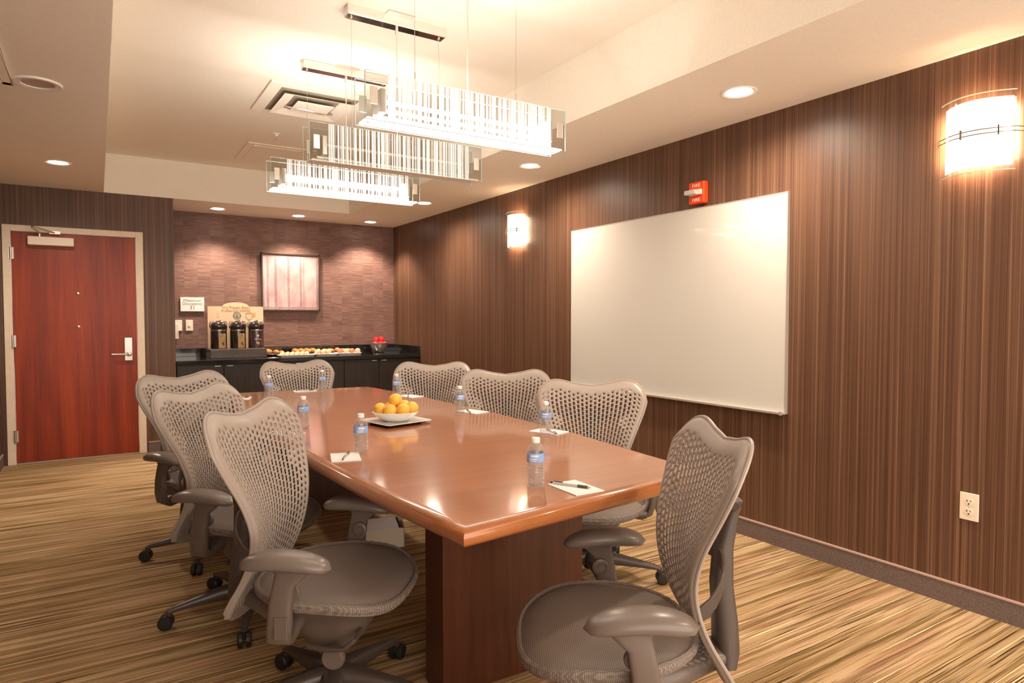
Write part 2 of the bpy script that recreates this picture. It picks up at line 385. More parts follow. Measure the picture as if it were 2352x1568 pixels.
for z in (1.50, 1.20):
    k = MB(); k.lathe([(.0, 0), (.013, 0), (.013, .006), (.009, .009), (0, .009)], 20)
    k.build('door_bolt', M_STEEL, d, loc=(-.145, YD, z), rot=(R(90), 0, 0))
pl = box(.205, .275, YD-.012, YD, .88, 1.10).build('lock_plate', M_STEEL, d, False, .01, 3, )
lv = MB(); lv.lathe([(.0, 0), (.022, 0), (.022, .05), (.012, .055), (0, .055)], 20)
lv.tube([(0, 0, .045), (-.03, 0, .055), (-.14, .0, .05)], lambda t: (.012-.003*t, .009), 12)
lv.build('lever_handle', M_STEEL, pl, loc=(.245, YD-.012, .945), rot=(R(90), 0, 0))
MB().lathe([(0, 0), (.018, 0), (.018, .006), (0, .006)], 20).box(-.014, .014, -.003, .003, .006, .014).build('thumb_turn', M_STEEL, pl, loc=(.24, YD-.012, 1.01), rot=(R(90), 0, 0))
for x in (.215, .262):
    MB().lathe([(0, 0), (.004, 0), (.003, .002), (0, .002)], 10).build('screw', M_CHROME, pl, loc=(x, YD-.012, 1.078), rot=(R(90), 0, 0))
box(-.62, .315, YD, YD+.05, .0, .010).build('threshold', M_STEEL, d, False)

# ------------------------------------------------------------------ downlights
def downlight(x, y, label, lit=True, power=CAN_W, first=[None]):
    t = thing('downlight', label, 'ceiling light', (x, y, ZC), group='recessed round downlights')
    MB().lathe([(.058, 0.0), (.060, -.002), (.085, -.006), (.088, -.003), (.088, 0)], 40, cap=False).build('trim_ring', M_WHITEP, t)
    MB().lathe([(.060, -.002), (.056, -.0045), (0, -.0045)] if lit else [(.058, -.0025), (.03, -.001), (0, -.001)], 40, cap=False).build('lens', M_DISC if lit else M_IVORY, t)
    if lit:
        ld = bpy.data.lights.new('downlight_lamp', 'SPOT'); ld.energy = power; ld.color = LC; ld.spot_size = R(112 if y > 7.2 else 165); ld.spot_blend = .55 if y > 7.2 else 1.0; ld.shadow_soft_size = .055
        lo = bpy.data.objects.new('downlight_lamp', ld); COL.objects.link(lo); lo.parent = t; lo.location = (0, 0, -.02)
    return t
downlight(2.785, .30, 'round recessed downlight over the right wall nearest the camera position')
downlight(2.785, 2.24, 'large round lit downlight in right soffit beside the front glass pendant')
downlight(2.785, 4.15, 'round lit downlight in right soffit above the small wall sconce')
downlight(2.785, 6.05, 'round lit downlight in right soffit touching the end of the farthest pendant')
downlight(2.785, 7.58, 'rightmost lit downlight in a row of three above the buffet counter', power=ALC_W)
downlight(1.935, 7.56, 'middle lit downlight in a row of three above the buffet counter', power=ALC_W)
downlight(1.09, 7.52, 'leftmost lit downlight in a row of three above the buffet counter', power=ALC_W)
downlight(-.225, 5.93, 'round lit downlight in left soffit above the wooden door', power=CAN_W)
# unlit can: open deep ring
t = thing('downlight', 'unlit round downlight with deep beige reflector in the left soffit', 'ceiling light', (-.225, 3.99, ZC), group='recessed round downlights')
MB().lathe([(.070, -.001), (.072, -.006), (.098, -.009), (.102, -.004), (.102, 0)], 40, cap=False).build('trim_ring', M_WHITEP, t)
MB().lathe([(.070, -.002), (.052, -.0005), (0, -.0005)], 40, cap=False).build('reflector', mat('beige_reflector', (.45,.36,.28), .4), t)
ld = bpy.data.lights.new('downlight_lamp', 'SPOT')

# ------------------------------------------------------------------ pendants
def pendant(y, lit, label, gz=2.02):
    t = thing('glass_pendant', label, 'pendant light', (1.305, y, 0), group='linear glass pendants hung over the table')
    L = .458; z0 = gz; z1 = gz+.172
    for s, nm in ((-1, 'glass_panel'), (1, 'glass_panel')):
        yy = s*.055
        p = box(-L, L, yy-.003, yy+.003, z0-.004, z1).build(nm, M_BAR_LIT if s < 0 else M_GLASS, t, False)
        e = MB()
        for x in (-L-.0015, L): e.box(x, x+.0015, yy-.003, yy+.003, z0-.004, z1)
        e.box(-L, L, yy-.003, yy+.003, z1, z1+.0015); e.box(-L, L, yy-.003, yy+.003, z0-.0055, z0-.004)
        e.build('polished_edge', M_EDGE, p, False)
        for x in (-L+.032, L-.032):
            MB().box(x-.015, x+.015, yy+s*.003, yy+s*.007, z0+.05, z0+.115).build('mounting_clip', M_ALU, t, False, .003)
    dif = box(-L+.012, L-.012, -.046, .046, z0, z0+.006).build('bottom_diffuser', M_DIFF if lit else M_WHITEP, t, False)
    for x in (-L+.03, L-.03): MB().lathe([(0, 0), (.006, 0), (.005, -.003), (0, -.003)], 12).build('screw', M_STEEL, dif, loc=(x, 0, z0))
    for x in (-L+.075, L-.075): MB().box(x-.012, x+.012, -.046, .046, z0+.03, z0+.12).build('end_block', M_ALU, t, False, .003)
    MB().tube([(-L+.09, 0, z0+.085), (L-.09, 0, z0+.085)], .008, 16).build('lamp_tube', M_TUBE if lit else M_WHITEP, t)
    if lit:
        ld = bpy.data.lights.new('pendant_lamp', 'AREA'); ld.shape = 'RECTANGLE'; ld.size = .74; ld.size_y = .05; ld.energy = UP_W; ld.color = (1, .86, .70)
        lo = bpy.data.objects.new('pendant_lamp', ld); COL.objects.link(lo); lo.parent = t; lo.location = (0, 0, z0+.170); lo.rotation_euler = (R(180), 0, 0)
    zc = ZT-.045
    can = box(-.262, .262, -.033, .033, zc, ZT-.0005).build('ceiling_canopy', M_ALU, t, False, .002)
    box(-.258, .258, -.029, .029, zc-.003, zc).build('canopy_base', M_CHROME, can, False)
    box(-.07, .07, -.075, .055, ZT-.006, ZT-.0005).build('canopy_plate', M_STEEL, can, False)
    MB().tube([(0, 0, z1-.05), (0, 0, zc)], .0035, 8).lathe([(.008, 0), (.008, -.03), (.003, -.04)], 12, (0, 0, zc)).build('feed_rod', M_ALU, t)
    for x in (-.235, .235):
        MB().tube([(x, 0, z1-.06), (x, 0, zc)], .0011, 6).tube([(x, 0, z1-.06), (x, 0, z1+.05)], .003, 8).lathe([(.007, 0), (.007, -.008), (0, -.012)], 12, (x, 0, zc)).build('suspension_wire', M_STEEL, t)
    box(-L+.05, L-.05, -.004, .004, z0+.02, z0+.03).build('carrier_bar', M_ALU, t, False)
    return t
pendant(2.405, True, 'front lit glass pendant with glowing barcode stripes, largest of the three')
pendant(3.155, False, 'unlit glass pendant with pale grey stripes hanging between two lit ones')
pendant(3.955, True, 'farthest lit glass pendant with glowing stripes, lowest of the three in view')

# ------------------------------------------------------------------ ceiling fittings
t = thing('air_diffuser', 'square white ceiling air diffuser with nested louvres behind the pendants', 'air vent', (1.30, 4.70, ZT))
MB().box(-.34, .34, -.33, .33, -.012, -.0005).build('face_frame', M_CEIL, t, False, .004)
def frus(a0, a1, z0, z1, th=.012):
    r = []
    for a, z in ((a0, z0), (a1, z1), (a1-th, z1+.004), (a0-th, z0+.004)):
        r.append([(-a, -a, z), (a, -a, z), (a, a, z), (-a, a, z)])
    r.append(r[0]); return MB().loft(r, cap=False)
frus(.235, .16, -.040, -.020, .006).build('louvre', M_CEIL, t, False)
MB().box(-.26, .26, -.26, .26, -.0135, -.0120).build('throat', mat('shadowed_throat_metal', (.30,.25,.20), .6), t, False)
MB().box(-.125, .125, -.125, .125, -.045, -.038).build('centre_plate', M_CEIL, t, False, .004)
MB().tube([(-.16, .07, -.03), (-.05, .03, -.045), (.07, .05, -.045), (.17, .08, -.03)], .009, 8).build('damper_bracket', M_STEEL, t)
t = thing('access_panel', 'flat square ceiling access panel beyond the air diffuser', 'access panel', (1.45, 6.33, ZT))
MB().box(-.33, .33, -.33, .33, -.008, -.0005).build('panel_frame', M_CEIL, t, False, .003)
MB().box(-.27, .27, -.27, .27, -.012, -.008).build('panel_door', M_CEIL, t, False, .002)
MB().lathe([(0, 0), (.01, 0), (.008, -.004), (0, -.004)], 12, (0, -.24, -.012)).build('panel_latch', M_STEEL, t)
t = thing('sprinkler_head', 'tiny white ceiling sprinkler head between diffuser and access panel', 'sprinkler', (1.27, 5.63, ZT))
MB().lathe([(.0, 0), (.035, -.0005), (.033, -.006), (.012, -.008), (.01, -.02), (0, -.02)], 24).build('escutcheon', M_WHITEP, t)
MB().tube([(-.008, 0, -.018), (-.011, 0, -.035), (0, 0, -.045), (.011, 0, -.035), (.008, 0, -.018)], .002, 6).lathe([(0, -.045), (.014, -.045), (.014, -.047), (0, -.047)], 16).build('deflector', M_STEEL, t)
t = thing('ceiling_hatch', 'edge of a framed ceiling hatch at far left of left soffit', 'access panel', (-.58, 3.72, ZC))
hf = MB()
for a in ((-.13, .25, .29, .33), (-.13, .25, -.33, -.29), (.21, .25, -.33, .33), (-.13, -.09, -.33, .33)): hf.box(a[0], a[1], a[2], a[3], -.015, -.0005)
hf.build('hatch_frame', M_CEIL, t, False, .003); box(-.09, .21, -.29, .29, -.006, -.0005).build('hatch_door', M_SIDEWALL, t, False)

# ------------------------------------------------------------------ sconces
def sconce(y, z, label, wh=1.0):
    t = thing('wall_sconce', label, 'wall lamp', (XR, y, z), group='curved glass wall sconces')
    Wd, Hh, D = .141*wh, .163, .085
    def curve(w, h, off, name, m, n=18, th=.004, sq=0):
        rings = []
        pr = []
        for i in range(n+1):
            s = -1+2*i/n; pr.append((s*w, -(D*(1-.85*s*s)+.012)+off))
        out = MB(); rg = []
        for (yy, xx) in pr:
            rg.append([(xx, yy, -h), (xx, yy, h), (xx+th, yy, h), (xx+th, yy, -h)])
        out.loft(rg); return out.build(name, m, t)
    MB().box(-.03, 0, -.06, .06, -.09, .09).build('back_plate', M_ALU, t, False, .004)
    curve(Wd, Hh, 0, 'clear_glass_shade', M_GLASS)
    curve(Wd*.90, Hh*.86, .012, 'frosted_diffuser', M_SCON, th=.003)
    for h in (-Hh, Hh-.003):
        e = MB(); n = 18
        for i in range(n):
            s = -1+2*i/n; s2 = -1+2*(i+1)/n
            f = lambda q: -(D*(1-.85*q*q)+.012)
            e.add([(f(s)-.0005, s*Wd, h), (f(s2)-.0005, s2*Wd, h), (f(s2)-.0005, s2*Wd, h+.003), (f(s)-.0005, s*Wd, h+.003), (f(s)+.0045, s*Wd, h), (f(s2)+.0045, s2*Wd, h), (f(s2)+.0045, s2*Wd, h+.003), (f(s)+.0045, s*Wd, h+.003)],
                  [(0,1,2,3), (4,5,6,7), (0,1,5,4), (3,2,6,7)])
        e.build('glass_edge', M_EDGE, t, False)
    for dz in (-.009, .009):
        pts = []
        for i in range(15):
            s = -1.04+2.08*i/14; pts.append((-(D*(1-.85*min(1, s*s))+.020), s*Wd, dz))
        pts = [(0, -Wd*1.12, dz)]+pts+[(0, Wd*1.12, dz)]
        MB().tube(pts, .0022, 8).build('wire_band', mat('dark_nickel', (.22,.18,.16), .4, .6), t)
    for s in (-.7, .2, ):
        x = -(D*(1-.85*s*s)+.022); MB().box(x-.003, x+.003, s*Wd-.003, s*Wd+.003, -.02, .02).build('wire_clip', mat('dark_nickel'), t, False)
    ld = bpy.data.lights.new('sconce_lamp', 'AREA'); ld.shape = 'RECTANGLE'; ld.size = .22; ld.size_y = .26; ld.energy = 5; ld.color = (1, .72, .48)
    lo = bpy.data.objects.new('sconce_lamp', ld); COL.objects.link(lo); lo.parent = t; lo.location = (-.035, 0, 0); lo.rotation_euler = (0, R(-90), 0)
    return t
sconce(1.328, 2.053, 'large glowing curved glass sconce at far right of the wall')
sconce(4.985, 2.06, 'small distant glowing curved glass sconce left of the whiteboard')

# ------------------------------------------------------------------ whiteboard, alarm, outlet
t = thing('whiteboard', 'large blank white marker board mounted on the striped wall', 'whiteboard', (XR, 3.197, .75))
box(-.022, -.004, -.962, .962, 0, 1.215).build('board_surface', M_BOARD, t, False, .001)
box(-.05, -.022, -.962, .962, -.002, .012).build('marker_ledge', M_ALU, t, False, .002)
MB().box(-.024, -.0005, .962, .966, 0, 1.215).box(-.024, -.0005, -.966, -.962, 0, 1.215).box(-.024, -.0005, -.966, .966, 1.215, 1.219).build('board_rim', M_ALU, t, False)
box(-.056, -.050, -.966, -.95, -.004, .016).build('ledge_end_cap', M_ALU, t, False)
t = thing('fire_alarm', 'red fire alarm strobe on the wall above the whiteboard', 'fire alarm', (XR, 2.865, 2.06))
MB().box(-.042, 0, -.062, .062, -.068, .068).build('alarm_body', M_RED, t, False, .008, 3)
MB().box(-.062, -.042, -.05, .045, -.016, .016).build('strobe_base', M_IVORY, t, False, .003)
MB().box(-.088, -.060, -.028, .058, -.014, .014).build('strobe_lens', mat('clear_strobe_lens', (.9,.88,.85), .1, trans=.5), t, False, .004)
for z in (.044, -.044): text('FIRE', .028, M_TEXTW, t, (-.0425, .0, z-.001), (R(90), 0, R(-90)), space=1.25)
t = thing('wall_outlet', 'cream duplex power outlet low on the right wall', 'power outlet', (XR, 1.33, .456))
box(-.008, 0, -.037, .037, -.06, .06).build('cover_plate', M_IVORY, t, False, .003)
for z in (.022, -.022):
    rc = MB(); rc.lathe([(.0, 0), (.0165, 0), (.0165, .002), (0, .002)], 24); f = rc.build('receptacle', M_IVORY, t, loc=(-.008, 0, z), rot=(0, R(-90), 0))
    sl = MB(); sl.box(-.0106, -.0099, .005, .0075, z-.001, z+.008); sl.box(-.0106, -.0099, -.008, -.0055, z, z+.007)
    sl.box(-.0106, -.0099, .0075, .0105, z+.0025, z+.0045); sl.box(-.0106, -.0099, -.003, .003, z-.012, z-.006); sl.build('slot', M_DARKSLOT, t, False)
MB().lathe([(0, 0), (.003, 0), (.002, .001), (0, .001)], 10).build('screw', M_STEEL, t, loc=(-.008, 0, 0), rot=(0, R(-90), 0))

# ------------------------------------------------------------------ alcove wall items
t = thing('framed_artwork', 'square framed pink print with distressed vertical stripes above the counter', 'picture', (1.925, YB, 1.697))
box(-.322, .322, -.028, -.006, -.322, .322).build('print', m_art(), t, False)
pf = MB(); w = .016
for a in ((-.334, -.334+w, -.334, .334), (.334-w, .334, -.334, .334), (-.334, .334, .334-w, .334), (-.334, .334, -.334, -.334+w)): pf.box(a[0], a[1], -.042, -.0005, a[2], a[3])
pf.build('picture_frame', mat('dark_bronze_frame', (.06,.035,.025), .35), t, False, .002)
rb = (R(90), 0, 0)
t = thing('occupancy_sign', 'small white sign reading Maximum Occupancy 31 left of the coffee display', 'sign', (.875, YB, 1.428))
box(-.117, .117, -.022, 0, -.076, .076).build('sign_panel', M_WHITEP, t, False, .002)
text('Maximum', .040, M_TEXTG, t, (0, -.0226, .043), rb, sx=1.12); text('Occupancy', .040, M_TEXTG, t, (0, -.0226, .008), rb, sx=1.12); text('31', .056, M_TEXTG, t, (0, -.0226, -.037), rb)
t = thing('light_switch', 'ivory light switch plate below the occupancy sign', 'light switch', (.843, YB, 1.20))
box(-.036, .036, -.012, 0, -.059, .059).build('cover_plate', M_IVORY, t, False, .003); box(-.012, .012, -.018, -.012, -.014, .010).build('toggle', M_IVORY, t, False, .002)
t = thing('wall_thermostat', 'pale wall plate with hanging tag beside the column edge', 'wall plate', (.736, YB, 1.198))
box(-.034, .036, -.016, 0, -.058, .060).build('plate', M_WHITEP, t, False, .003)
tg = box(-.034, .0, -.022, -.016, -.140, .02).build('hanging_tag', M_IVORY, t, False, .001); tg.rotation_euler = (0, 0, 0)
for k in range(6): box(-.017, -.005, -.0226, -.022, -.118+k*.009, -.114+k*.009).build('printed_line', M_TANINK, tg, False)

# ------------------------------------------------------------------ buffet cabinets + counter
CT = .862
edges = [.645, 1.068, 1.467, 1.867, 2.304, 2.709, 3.205]
labels = ['black base cabinet with two doors, leftmost under the counter beside the wall column',
          'black base cabinet with two doors, middle of the run behind the end chair',
          'black base cabinet with two doors, rightmost under the counter near the corner']
for u in range(3):
    x0, x1 = edges[2*u], edges[2*u+2]; xm = edges[2*u+1]
    t = thing('base_cabinet', labels[u], 'cabinet', ((x0+x1)/2, YD+.02, 0), group='black base cabinets under the counter'); cx = (x0+x1)/2
    box(x0-cx, x1-cx, .022, .74, .09, CT-.045).build('carcass', M_CAB, t, False)
    box(x0-cx, x1-cx, .08, .74, 0, .09).build('toe_kick', M_BLACKP, t, False)
    for k, (a, b) in enumerate(((x0, xm), (xm, x1))):
        dd = box(a-cx+.003, b-cx-.003, 0, .02, .10, CT-.055).build('cabinet_door', M_CAB, t, False, .0015)
        hx = (xm-cx-.058 if k == 0 else xm-cx+.058)
        MB().box(hx-.028, hx+.028, -.012, 0, CT-.068, CT-.060).build('edge_pull', M_ALU, dd, False, .001)
t = thing('buffet_counter', 'long glossy black stone buffet counter across the alcove', 'counter', (1.92, YD, CT-.04))
box(XA+.004-1.92, XR-.004-1.92, -.015, .80, 0, .04).build('counter_slab', M_COUNTER, t, False, .004)
t = thing('stone_backsplash', 'low black stone upstand along the wall behind the counter', 'backsplash', (1.92, YD, CT))
box(XA+.004-1.92, XR-.004-1.92, .78, .80, 0, .088).build('back_strip', M_COUNTER, t, False, .002)
box(XR-.024-1.92, XR-.004-1.92, .0, .78, 0, .088).build('side_splash', M_COUNTER, t, False, .002)
box(XA+.004-1.92, XA+.016-1.92, .30, .78, 0, .088).build('side_splash', M_COUNTER, t, False, .002)

# coffee station
t = thing('serving_riser', 'low black wooden riser box under the three coffee airpots', 'riser', (1.245, 7.47, CT))
box(-.275, .275, -.17, .17, 0, .094).build('riser_box', m_wood('black_stained_riser_wood', (.06,.045,.036), (.09,.068,.054), (.13,.10,.08), (6, 30, 30), .35, .2), t, False, .004)
box(-.279, .279, -.174, -.165, .0, .010).build('riser_lip', M_BLACKP, t, False)
t = thing('display_board', 'cream arched coffee display card standing behind three airpots', 'display board', (1.285, 7.70, CT))
pts = [(-.285, 0), (.285, 0), (.285, .545)]
for i in range(13):
    a = math.pi*i/12; pts.append((.135*math.cos(a), .545+.045*math.sin(a)))
pts.append((-.285, .545))
MB().prism(pts, .008).build('card_panel', M_CREAMCARD, t, False)
text('We Proudly Brew', .038, M_TANINK, t, (0, -.001, .535), rb); text('STARBUCKS COFFEE', .030, M_TANINK, t, (0, -.001, .500), rb, space=1.1)
em = MB(); em.lathe([(.036, 0), (.037, .001), (.041, .001), (.042, 0)], 40, cap=False); em.lathe([(.027, 0), (.0275, .001), (.030, .001), (.0305, 0)], 40, cap=False)
emb = em.build('round_emblem', M_GREENINK, t, loc=(.01, -.0005, .445), rot=rb)
fig = MB(); fig.lathe([(0, .0), (.0075, .0), (.0075, .001), (0, .001)], 16, (0, .010, 0)); fig.add([(-.012,-.022,.001),(.012,-.022,.001),(.005,.004,.001),(-.005,.004,.001)], [(0,1,2,3)])
for s in (-1, 1):
    fig.tube([(s*.009, -.018, .001), (s*.019, -.008, .001), (s*.018, .010, .001)], .002, 6)
    for k in range(4): fig.box(s*.0335-.002, s*.0335+.002, -.012+k*.008-.002, -.012+k*.008+.002, 0, .001)
fig.build('emblem_figure', M_GREENINK, emb)
cup = MB(); cup.tube([(.10, 0, .475), (.105, 0, .43), (.125, 0, .405), (.15, 0, .405), (.165, 0, .43), (.175, 0, .475)], .003, 6); cup.tube([(.10, 0, .475), (.138, 0, .482), (.175, 0, .475), (.138, 0, .468)], .002, 6, True)
cup.tube([(.173, 0, .465), (.20, 0, .475), (.195, 0, .445), (.168, 0, .440)], .0028, 6); cup.build('cup_drawing', M_ORANGEINK, t)
sm = MB()
for k in range(3): sm.tube([(-.18+.01*math.cos(q/2), 0, .44+k*.025+.01*math.sin(q/2)) for q in range(12)], .0018, 6)
sm.build('steam_drawing', M_WHITEP, t)
ld_ = MB()
for x in (-.235, -.235+.19*2.42): ld_.add([(x-.02, -.0015, .05), (x+.02, -.0015, .05), (x+.012, -.0015, .2), (x-.005, -.0015, .25)], [(0,1,2,3)])
ld_.build('printed_figure', M_ORANGEINK, t, False)

def airpot(x, label, kind, bodym):
    t = thing('coffee_airpot', label, 'coffee airpot', (x, 7.545, CT+.094), group='coffee airpots on the riser')
    MB().lathe([(.0, 0), (.078, 0), (.080, .006), (.080, .185), (.079, .193)], 40).build('body', bodym, t)
    MB().lathe([(.081, .188), (.0825, .190), (.0825, .200), (.081, .203)], 40).build('steel_band', M_CHROME, t)
    hd = MB(); hd.loft([sring((0, -.0, z), (1,0,0), (0,1,0), a, b, 2.4, 28) for z, a, b in ((.200, .080, .082), (.225, .082, .088), (.250, .080, .090), (.270, .070, .078), (.282, .055, .06), (.286, .03, .035))])
    h = hd.build('pump_head', M_POT, t)
    MB().loft([sring((0, -.05-.02*k/4, .235-.012*k), (1,0,0), (0,0,1), .022-.002*k, .012, 2.5, 12) for k in range(5)]).build('spout', M_POT, h)
    MB().lathe([(0, .284), (.022, .284), (.020, .294), (0, .295)], 20).build('pump_button', M_POTB, h)
    MB().tube([(-.012, .02, .286), (.03, .02, .302)], .003, 6).build('latch', M_BLACKP, h)
    for s in (-1, 1):
        pass
    MB().tube([(-.080, 0, .215), (-.088, 0, .235), (-.087, .0, .265), (-.072, 0, .285), (-.05, .03, .288), (.05, .03, .288), (.072, 0, .285), (.087, 0, .265), (.088, 0, .235), (.080, 0, .215)], .0045, 8).build('carry_handle', M_CHROME if kind != 1 else M_STEEL, t)
    n = 9; R0 = .0812
    def patch(a0, a1, z0, z1, r, name, m, par):
        vs = []; 
        for i in range(n+1):
            a = a0+(a1-a0)*i/n; vs += [(r*math.sin(a), -r*math.cos(a), z0), (r*math.sin(a), -r*math.cos(a), z1)]
        return MB().add(vs, [(2*i, 2*i+2, 2*i+3, 2*i+1) for i in range(n)]).build(name, m, par)
    if kind == 0:
        lb = patch(-.15, .85, .005, .160, R0, 'paper_label', M_KRAFT, t); c = .35
        bird = MB(); r = .0835
        def P(u, z): a = c+u/r; return (r*math.sin(a), -r*math.cos(a), z)
        bird.add([P(-.018, .062), P(-.004, .056), P(.004, .050), P(.020, .034), P(.012, .034), P(0, .040), P(-.006, .050)], [(0,1,2,3,4,5,6)])
        bird.add([P(-.004, .056), P(.014, .078), P(.004, .050)], [(0,1,2)]); bird.add([P(-.010, .056), P(.000, .074), P(-.002, .054)], [(0,1,2)])
        bird.build('bird_drawing', M_DARKSLOT, lb)
        em2 = MB(); em2.add([P(-.007+.0, .146), P(.007, .146), P(.006, .128), P(-.006, .128)], [(0,1,2,3)]); em2.build('green_mark', M_GREENINK, lb)
        for k, zz in enumerate((.115, .100)): MB().add([P(-.014, zz), P(.014, zz), P(.014, zz+.003), P(-.014, zz+.003)], [(0,1,2,3)]).build('printed_line', M_TANINK, lb)
    else:
        lb = patch(-.45, .55, .005, .160, R0, 'dark_label', M_POTB, t); c = .05; r = .0835
        def P(u, z): a = c+u/r; return (r*math.sin(a), -r*math.cos(a), z)
        MB().lathe([(0, 0), (.012, 0), (.012, .001), (0, .001)], 20).build('round_emblem', M_CERAMIC, lb, loc=P(0, .135), rot=(R(90), 0, c))
        text('CAFFE', .013, M_TEXTW, lb, P(-.01, .108), (R(90), 0, c)); text('VERONA', .0185, M_TEXTW, lb, P(0, .093), (R(90), 0, c))
        MB().add([P(-.02, .066), P(.0, .074), P(.012, .062), P(.022, .064), P(.015, .04), P(.002, .034), P(-.006, .046), P(-.018, .044)], [tuple(range(8))]).build('emblem_shape', M_TANINK, lb)
    return t
airpot(1.085, 'leftmost coffee airpot with tan bird label on the riser', 0, M_POT)
airpot(1.275, 'middle coffee airpot with tan bird label on the riser', 0, M_POT)
airpot(1.460, 'rightmost coffee airpot, brown body with white printed dark label', 1, M_POTB)

# platters and pastries
def platter(x, y, w, dpt, label, m=M_CERAMIC, z=CT, h=.018, name='serving_platter', cat='platter', rz=0, grp='pastry platters on the counter'):
    t = thing(name, label, cat, (x, y, z), rz, grp)
    b = MB(); N = 28; r = [sring((0,0,zz), (1,0,0), (0,1,0), w/2*k, dpt/2*k2, 6, N) for zz, k, k2 in ((.0, .88, .78), (.0, .90, .80), (h, 1, 1), (h+.002, .99, .98), (.006, .88, .76))]
    b.loft(r); b.build('dish', m, t); return t
platter(1.83, 7.30, .40, .15, 'white platter holding a row of pale half moon cookies, left on counter')
platter(2.16, 7.34, .26, .15, 'white platter of tall pale cookies in the middle of the pastry row')
platter(2.44, 7.40, .30, .15, 'white platter of four round muffins nearest the apple bowl')
platter(1.66, 7.62, .30, .20, 'black tray with a large brown loaf beside the coffee riser', M_BLACKTRAY)
platter(2.00, 7.62, .32, .20, 'black tray of long golden croissants behind the cookie platter', M_BLACKTRAY)
platter(2.38, 7.62, .36, .20, 'black tray of small browned rolls behind the muffin platter', M_BLACKTRAY)
def disc_food(name, label, cat, loc, rx, ry, rz_, m, grp, rot=(0,0,0), ridges=0):
    b = MB(); N = 20; rings = []
    for i in range(9):
        a = -math.pi/2+math.pi*i/8
        k = math.cos(a)
        rings.append([(rx*k*math.cos(q)*(1+ridges*math.cos(6*q)), ry*k*math.sin(q), rz_*math.sin(a)+rz_) for q in [2*math.pi*j/N for j in range(N)]])
    o = b.loft(rings).build(name, m); o.location = loc; o.rotation_euler = rot; tag(o, label, cat, grp); return o
for k in range(6):
    disc_food('cookie', ['first', 'second', 'third', 'fourth', 'fifth', 'sixth'][k]+' cookie from the left in the leaning row on the left white platter', 'cookie', (1.685+k*.052, 7.295, CT+.012), .035, .045, .020, M_COOKIE, 'six leaning cookies on the left platter', (0, R(-38), 0))
for k in range(3):
    disc_food('tall_cookie', ['tall pale cookie, left of three on the middle platter', 'tall pale cookie, middle of three on the middle platter', 'tall pale cookie, right of three on the middle platter'][k], 'cookie', (2.085+k*.062, 7.33, CT+.026), .040, .05, .024, M_COOKIE, 'three tall cookies', (0, R(-48+190*(k==9)), 0))
for k, (m, lb) in enumerate(((M_PINKCAKE, 'reddish muffin at the left end of the right platter'), (M_COOKIE, 'golden round muffin second on the right platter'), (M_PINKCAKE, 'reddish muffin third on the right platter, between golden ones'), (M_COOKIE, 'golden round muffin at the right end, nearest the apple bowl'))):
    disc_food('muffin', lb, 'muffin', (2.345+k*.068, 7.39, CT+.007), .033, .036, .031, m, 'muffins on the right platter')
for k in range(4):
    disc_food('croissant', ['long golden croissant, first from left behind the cookies', 'long golden croissant, second from left behind the cookies', 'long golden croissant, third from left behind the cookies', 'long golden croissant, fourth from left behind the cookies'][k], 'croissant', (1.90+k*.066, 7.62, CT+.012), .029, .075, .030, M_PASTRY, 'golden croissants on the middle tray', (R(5), 0, R(12)), .08)
for k in range(3):
    disc_food('bread_loaf', ['large brown sliced loaf on the tray beside the riser', 'narrow brown bread slice next to the large loaf', 'small brown bread end at the right of the left tray'][k], 'bread', (1.585+(0, .098, .158)[k], 7.60, CT+.008), (.06, .032, .026)[k], .06, (.034, .028, .023)[k], M_PASTRY, 'brown loaf pieces')
for k in range(5):
    disc_food('bread_roll', ['small browned roll at left end of the right rear tray', 'small browned roll second on the right rear tray', 'small browned roll in the middle of the right rear tray', 'browned roll fourth on the right rear tray', 'browned roll at right end of the right rear tray'][k], 'roll', (2.25+k*.066, 7.62, CT+.008), .032, .036, .026+.006*(k == 2), M_PASTRY, 'browned rolls on the right tray')
# apple bowl
t = thing('steel_bowl', 'shiny steel bowl piled with red apples at the right of the counter', 'bowl', (2.92, 7.68, CT))
MB().lathe([(.0, 0), (.048, 0), (.058, .008), (.088, .045), (.104, .085), (.112, .112), (.116, .114), (.108, .110), (.098, .085), (.082, .047), (.052, .012), (0, .008)], 48, cap=False).build('bowl_body', mat('bright_steel', (.85,.78,.74), .22, .85), t)
def apple(loc, label, r=.0345, rot=(0,0,0)):
    b = MB(); b.lathe([(0.002, -.80*r), (.35*r, -.92*r), (.75*r, -.7*r), (.98*r, -.15*r), (1.0*r, .25*r), (.8*r, .72*r), (.45*r, .86*r), (.15*r, .74*r), (0.002, .62*r)], 24)
    t = thing('red_apple', label, 'apple', loc, 0, 'red apples in the steel bowl'); t.rotation_euler = rot
    b.build('apple_flesh', M_APPLE, t); MB().tube([(0, 0, .6*r), (.003, 0, 1.15*r)], .0015, 6).build('stem', M_STEM, t)
az = CT+.098
apple((2.865, 7.65, az), 'red apple at the left front rim of the steel bowl', rot=(.3, -.4, 0)); apple((2.925, 7.615, az), 'red apple at the front centre of the steel bowl', rot=(.5, .1, 0))
apple((2.985, 7.65, az), 'red apple at the right front rim of the steel bowl', rot=(.2, .5, 0)); apple((2.955, 7.725, az), 'red apple at the back right of the steel bowl', rot=(-.3, .2, 0))
apple((2.88, 7.725, az), 'red apple at the back left of the steel bowl', rot=(-.2, -.3, 0))
apple((2.885, 7.685, az+.056), 'red apple stacked on top at the left of the pile', rot=(.1, -.2, 0)); apple((2.95, 7.67, az+.058), 'red apple stacked on top at the right of the pile', rot=(.2, .3, 0))

